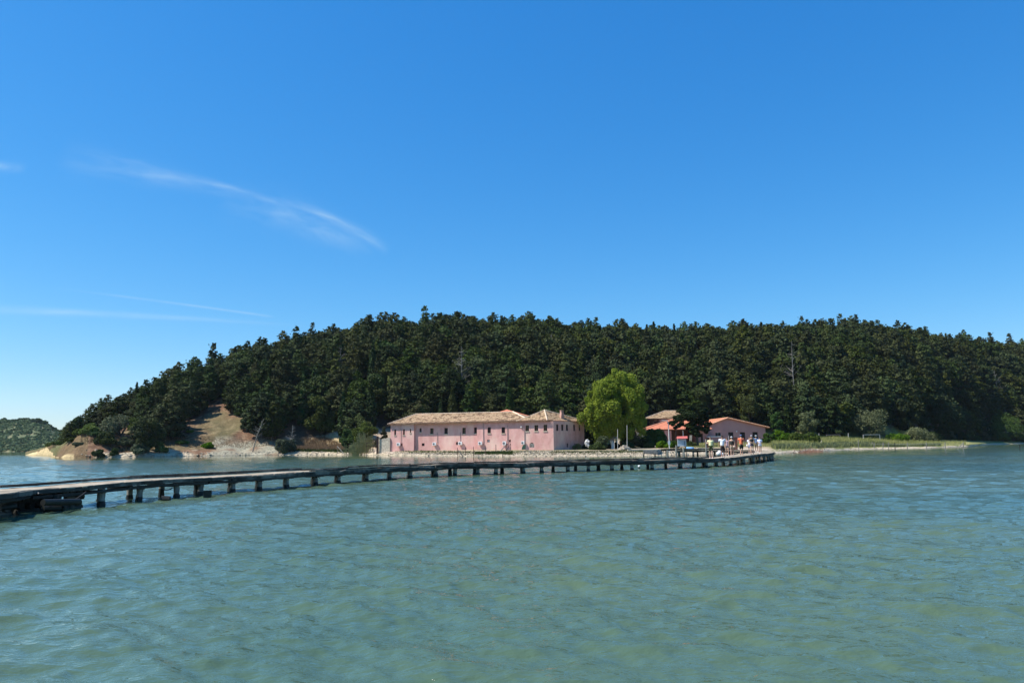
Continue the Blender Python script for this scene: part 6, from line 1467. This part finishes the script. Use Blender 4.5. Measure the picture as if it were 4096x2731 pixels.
def person(pos, hgt, yaw, label, skin, top_c, top_kind, bot_c, bot_kind, hair_c, hair_len=.05, hat=None, stride=.25, arms='swing', sex='m', phase=1, belly=0.0, extra=None, shoe=(.8, .8, .78), lower_c=None):
    s = hgt / 1.75
    root = empty('person', pos, yaw, label, 'person', 'people walking along the boardwalk')
    W = .205 if sex == 'm' else .175; HW = .10
    # skeleton (x right, y forward is -Y: the figure faces -Y)
    st = stride * phase
    def leg(side, f):
        hip = (side * .09, 0, .92); knee = (side * .095, -f * .22 - .03, .50 + (.02 if f > 0 else 0)); ank = (side * .10, -f * .42 + (.04 if f < 0 else 0), .09 + (.05 if f < 0 else 0)); toe = (side * .115, ank[1] - .15, .035 + (0 if f > 0 else .0)); heel = (side * .10, ank[1] + .05, .04 + (.05 if f < 0 else 0))
        return hip, knee, ank, toe, heel
    LL, RL_ = leg(-1, st), leg(1, -st)
    def arm(side, f):
        sh = (side * W, .0, 1.42)
        if arms == 'bent': el = (side * (W + .08), .04, 1.16); wr = (side * .10, -.24, 1.10); hd = (side * .02, -.27, 1.10)
        elif arms == 'hand_up' and side < 0: el = (side * (W + .14), -.05, 1.20); wr = (side * (W + .02), -.25, 1.24); hd = (side * (W - .05), -.30, 1.27)
        else: el = (side * (W + .045), -f * .12 + .03, 1.14); wr = (side * (W + .05), -f * .34 - .03, .90); hd = (side * (W + .04), -f * .38 - .05, .82)
        return sh, el, wr, hd
    LA, RA = arm(-1, -st), arm(1, st)
    V_ = [(0, 0, .95), (0, .0, 1.10), (0, .01, 1.28), (0, .01, 1.42), (0, .0, 1.50), (0, -.01, 1.57), (0, -.02, 1.66), (0, -.01, 1.72)]
    Rr_ = [(.155, .115), (.14 + belly * .5, .105 + belly), (.165, .115), (.13, .085), (.055, .055), (.066, .075), (.076, .092), (.055, .065)]
    E2 = [(i, i + 1) for i in range(7)]
    def addc(parent_i, pts, rs_):
        last = parent_i
        for p, r_ in zip(pts, rs_): V_.append(p); Rr_.append(r_); E2.append((last, len(V_) - 1)); last = len(V_) - 1
        return last
    th = .083 if sex == 'm' else .086
    for lg in (LL, RL_):
        k = addc(0, lg[:3], [th, .056, .038]); addc(k, [lg[3]], [(.04, .03)]); addc(k, [lg[4]], [.035])
    for am in (LA, RA): addc(3, am, [.055, .04, .028, (.036, .018)])
    me = skin_mesh([tuple(c * s for c in v) for v in V_], E2, [tuple(c * s for c in r_) if isinstance(r_, tuple) else r_ * s for r_ in Rr_], 0, 1)
    # hands: fingers as short tapered chains on the palm, face and ears
    mb = MB()
    for am, side in ((LA, -1), (RA, 1)):
        w_ = Vector(am[2]); h_ = Vector(am[3]); d = (h_ - w_).normalized(); sd = Vector((0, 1, 0)) if abs(d.y) < .7 else Vector((0, 0, 1)); sd = (sd - d * sd.dot(d)).normalized(); nn_ = d.cross(sd)
        for k, L_ in enumerate((.070, .082, .076, .060)):
            b = h_ + sd * (.030 - .020 * k); c = b + d * (L_ * .5); e = c + (d * .8 + nn_ * .35 * side).normalized() * L_ * .5; mb.tube([b * s, c * s, e * s], [.0095 * s, .0085 * s, .007 * s], 6)
        b = w_.lerp(h_, .55) + sd * .03; mb.tube([b * s, (b + (d * .6 + sd * .8).normalized() * .035) * s, (b + d * .055 + sd * .035) * s], [.011 * s, .0095 * s, .008 * s], 6)
    hc = Vector((0, -.02, 1.645))
    mb.ell((hc + Vector((0, -.105, -.005))) * s, (.014 * s, .022 * s, .024 * s), 8, 6)                      # nose
    for side in (-1, 1): mb.ell((hc + Vector((side * .080, .005, 0))) * s, (.012 * s, .02 * s, .032 * s), 8, 6)
    merge_into(me, mb, 0)
    mb = MB()
    for side in (-1, 1): mb.ell((hc + Vector((side * .032, -.088, .022))) * s, (.013 * s, .01 * s, .008 * s), 8, 5)
    merge_into(me, mb, 1)
    mb = MB(); mb.ell((hc + Vector((0, -.093, -.045))) * s, (.024 * s, .009 * s, .007 * s), 8, 5); merge_into(me, mb, 2)
    body = link('body', me, [cm('skin_%.2f' % skin[0], skin), cm('eye', (.02, .015, .012)), cm('lips', (.45, .18, .15))], root)
    # shirt
    def cloth(name, VV_, EE_, RR_, c, root_=0, c2=None, scale=20):
        me_ = skin_mesh([tuple(k * s for k in v) for v in VV_], EE_, [tuple(k * s for k in r_) if isinstance(r_, tuple) else r_ * s for r_ in RR_], root_, 1)
        return link(name, me_, cm('%s_%.2f%.2f%.2f' % (name, *c), c, .85, c2, scale), root)
    g_ = .022
    low = {'tee': .90, 'tank': .92, 'dress': .80, 'long': .84}[top_kind]
    a = [(0, 0, low), (0, 0, 1.0), (0, 0, 1.12), (0, .01, 1.28), (0, .01, 1.41), (0, .005, 1.46)]
    r2 = [(.18, .14), (.175, .135), (.158 + belly * .5, .125 + belly), (.182, .135), (.15, .105), (.085, .075)]; ee = [(i, i + 1) for i in range(5)]
    if top_kind != 'tank':
        for am in (LA, RA):
            sh = Vector(am[0]); el = Vector(am[1]); a += [tuple(sh), tuple(sh.lerp(el, .55 if top_kind == 'tee' else .75))]; r2 += [.078, .074]; n0 = len(a); ee += [(4, n0 - 2), (n0 - 2, n0 - 1)]
    else:
        for side in (-1, 1): a += [(side * .11, .005, 1.45)]; r2 += [.045]; ee += [(4, len(a) - 1)]
    cloth({'tee': 't_shirt', 'tank': 'tank_top', 'dress': 'loose_top', 'long': 'loose_shirt'}[top_kind], a, ee, r2, top_c, 0, None)
    if lower_c: cloth('shirt_lower', [(0, 0, .86), (0, 0, .98), (0, 0, 1.12)], [(0, 1), (1, 2)], [(.188, .148), (.184, .142), (.17 + belly * .5, .135 + belly)], lower_c)
    # shorts or skirt
    kn = {'shorts': .82, 'short': .4, 'knee': 1.0}[bot_kind]
    a = [(0, 0, .97), (0, 0, .88)]; r2 = [(.168, .128), (.175, .135)]; ee = [(0, 1)]
    for lg in (LL, RL_):
        h_ = Vector(lg[0]); k_ = Vector(lg[1]); e = h_.lerp(k_, kn); m0 = h_.lerp(k_, kn * .5); a += [tuple(h_.lerp(k_, .1)), tuple(m0), tuple(e)]; r2 += [.108, .102, .092]; n0 = len(a); ee += [(1, n0 - 3), (n0 - 3, n0 - 2), (n0 - 2, n0 - 1)]
    cloth('shorts', a, ee, r2, bot_c, 0)
    for lg in (LL, RL_):
        an, to, he = [Vector(q) for q in lg[2:5]]; z = min(an.z, .09)
        mb = MB(); mb.tube([(he + Vector((0, .02, -.012))) * s, (an.lerp(to, .35) + Vector((0, 0, -.045))) * s, (to + Vector((0, -.02, -.008))) * s], [.042 * s, .045 * s, .034 * s], 8); o = mb.build('shoe', cm('shoe_%.2f' % shoe[0], shoe), root, True)
    # hair / hat
    mb = MB(); cap = MB()
    K = 14
    mb.ell((hc + Vector((0, .018, .028))) * s, (.088 * s, .100 * s, .092 * s), K, 9)
    if hair_len > .1:
        mb.tube([(hc + Vector((0, .06, .0))) * s, (hc + Vector((0, .10, -hair_len * .5))) * s, (hc + Vector((0, .09, -hair_len))) * s], [.08 * s, .085 * s, .05 * s], 8)
    if hair_c is not None: mb.build('hair', cm('hair_%.2f' % hair_c[0], hair_c), root, True)
    if hat:
        hm, kind = hat; cap.ell((hc + Vector((0, .01, .062))) * s, (.100 * s, .112 * s, .075 * s), K, 8)
        if kind == 'cap': cap.ell((hc + Vector((0, -.12, .055))) * s, (.072 * s, .075 * s, .010 * s), K, 5)
        else: cap.ell((hc + Vector((0, .005, .045))) * s, (.165 * s, .17 * s, .016 * s), 18, 5)
        cap.build('cap' if kind == 'cap' else 'sun_hat', cm('hat_%.2f%.2f' % (hm[0], hm[2]), hm), root, True)
    if hair_c == (.05, .035, .025, 1): pass
    if extra:
        for nm, c, pts, r_ in extra:
            mb = MB(); mb.tube([Vector(p) * s for p in pts], [k * s for k in r_] if isinstance(r_, (list, tuple)) else r_ * s, 8); mb.build(nm, cm('%s_%.2f' % (nm, c[0]), c), root, True)
    return root
ctr = [E_(i, WD * .5) for i in range(len(edge))]
def on_walk(px, off=.5, ymin=40):
    i = min((k for k in range(len(edge)) if edge[k].y > ymin and k < iturn + 4), key=lambda k: abs(topx(E_(k, WD * off) + Vector((0, 0, .5)))[0] - px)); p = E_(i, WD * off); p.z += .004
    return p
dkh = (.035, .025, .02); brn = (.12, .06, .035); sk = (.46, .27, .19); sk2 = (.36, .20, .14); sk3 = (.52, .32, .23)
face = R(0)
def put(px, off, top_py, yaw, *a, **k):
    p = on_walk(px, off); zt = aty(px, top_py, p.y).z; h_ = (zt - p.z) * 1.0; print('person', px, round(p.y, 1), round(h_, 2), topx(p))
    h_ = min(1.88, max(1.55, h_)); return person(p, h_, yaw, *a, **k)
put(2843, .35, 1746, R(-18), 'person in a pale yellow and dark green top, walking first at the left', sk3, (.80, .74, .42), 'tee', (.035, .045, .02), 'shorts', (.10, .08, .06), .04, None, .30, 'hand_up', 'f', -1, .03, None, (.8, .8, .78), (.07, .10, .02))
put(2889, .35, 1741, R(-14), 'person in a white t-shirt and black shorts with dark hair', sk2, (.80, .80, .84), 'tee', (.03, .018, .02), 'knee', dkh, .04, None, .28, 'swing', 'm', 1, .02, None, (.82, .82, .82))
put(2908, .80, 1749, R(-10), 'person in a pink striped top with long dark hair behind the white t-shirt', sk, (.62, .40, .42), 'tee', (.10, .12, .15), 'short', brn, .32, None, .36, 'swing', 'f', -1, 0, None, (.7, .72, .76))
put(2928, .45, 1746, R(-16), 'person in a black tank top carrying a small bag at the hip', sk3, (.022, .024, .02), 'tank', (.32, .26, .19), 'shorts', dkh, .05, ((.5, .5, .52), 'cap'), .22, 'swing', 'm', 1, .06, [('hip_bag', (.62, .46, .36), [(.10, -.17, .86), (.30, -.15, .84)], [.075, .06])], (.7, .6, .5))
put(2967, .45, 1739, R(170), 'person in an orange t-shirt and blue cap, seen from behind', sk, (.82, .20, .09), 'tee', (.02, .025, .02), 'knee', dkh, .05, ((.12, .17, .34), 'cap'), .26, 'swing', 'm', 1, .02, [('shoulder_bag', (.16, .03, .02), [(-.02, .13, 1.40), (-.07, .17, 1.25), (-.06, .16, 1.12)], [.05, .075, .06])], (.35, .24, .16))
put(2999, .75, 1751, R(-20), 'person in a white top carrying a white bag, partly hidden', sk3, (.80, .78, .80), 'long', (.40, .45, .6), 'shorts', (.16, .10, .06), .25, None, .2, 'swing', 'f', -1, 0, [('bag', (.84, .84, .84), [(-.24, -.05, .98), (-.27, -.05, .86), (-.26, -.04, .76)], [.05, .09, .07])])
put(3009, .30, 1741, R(-12), 'person in a black sleeveless top and dark shorts with a cap', sk, (.02, .018, .02), 'tank', (.045, .05, .09), 'short', dkh, .2, ((.42, .40, .44), 'cap'), .12, 'bent', 'f', 1, 0, [('waist_belt', (.5, .42, .3), [(-.16, -.14, 1.04), (0, -.17, 1.03), (.16, -.14, 1.04)], .014)], (.12, .10, .1))
put(3028, .85, 1741, R(-8), 'person in a blue shirt with a grey sun hat behind the others', sk2, (.13, .20, .32), 'tee', (.20, .15, .10), 'knee', dkh, .05, ((.48, .50, .48), 'sun'), .15, 'swing', 'm', -1, 0, None)
put(3041, .30, 1747, R(-10), 'person in a loose white and pale blue top at the right end', sk, (.74, .76, .90), 'dress', (.66, .66, .72), 'short', dkh, .2, None, .22, 'bent', 'f', 1, 0, None)
p = on_walk(2881, 1.05); m_ = MB(); m_.ell((p.x - .1, p.y + .1, p.z + .22), (.22, .2, .20)); m_.ell((p.x + .12, p.y + .05, p.z + .16), (.2, .16, .15)); m_.ell((p.x - .04, p.y + .12, p.z + .36), (.15, .14, .13)); thing1(m_, 'white_sack', M['white'], 'white rounded sack lying on the boardwalk by the white t-shirt', 'sack', smooth=True)
# ------------------------------------------------------------------ air
HAZE = .00005
m_ = MB(); m_.box((0, 390, 40), (1900, 1000, 86)); hz_ = m_.build('haze', None); hm_ = bpy.data.materials.new('haze'); hm_.use_nodes = True; n_ = hm_.node_tree.nodes
n_.remove(n_['Principled BSDF']); pv_ = n_.new('ShaderNodeVolumePrincipled'); pv_.inputs['Density'].default_value = HAZE; pv_.inputs['Color'].default_value = (.80, .90, 1, 1); pv_.inputs['Anisotropy'].default_value = .3
hm_.node_tree.links.new(pv_.outputs[0], n_['Material Output'].inputs['Volume']); hz_.data.materials.append(hm_); hz_['kind'] = 'stuff'; hz_['label'] = 'thin bluish summer haze over the lagoon'
scene.cycles.volume_bounces = 0
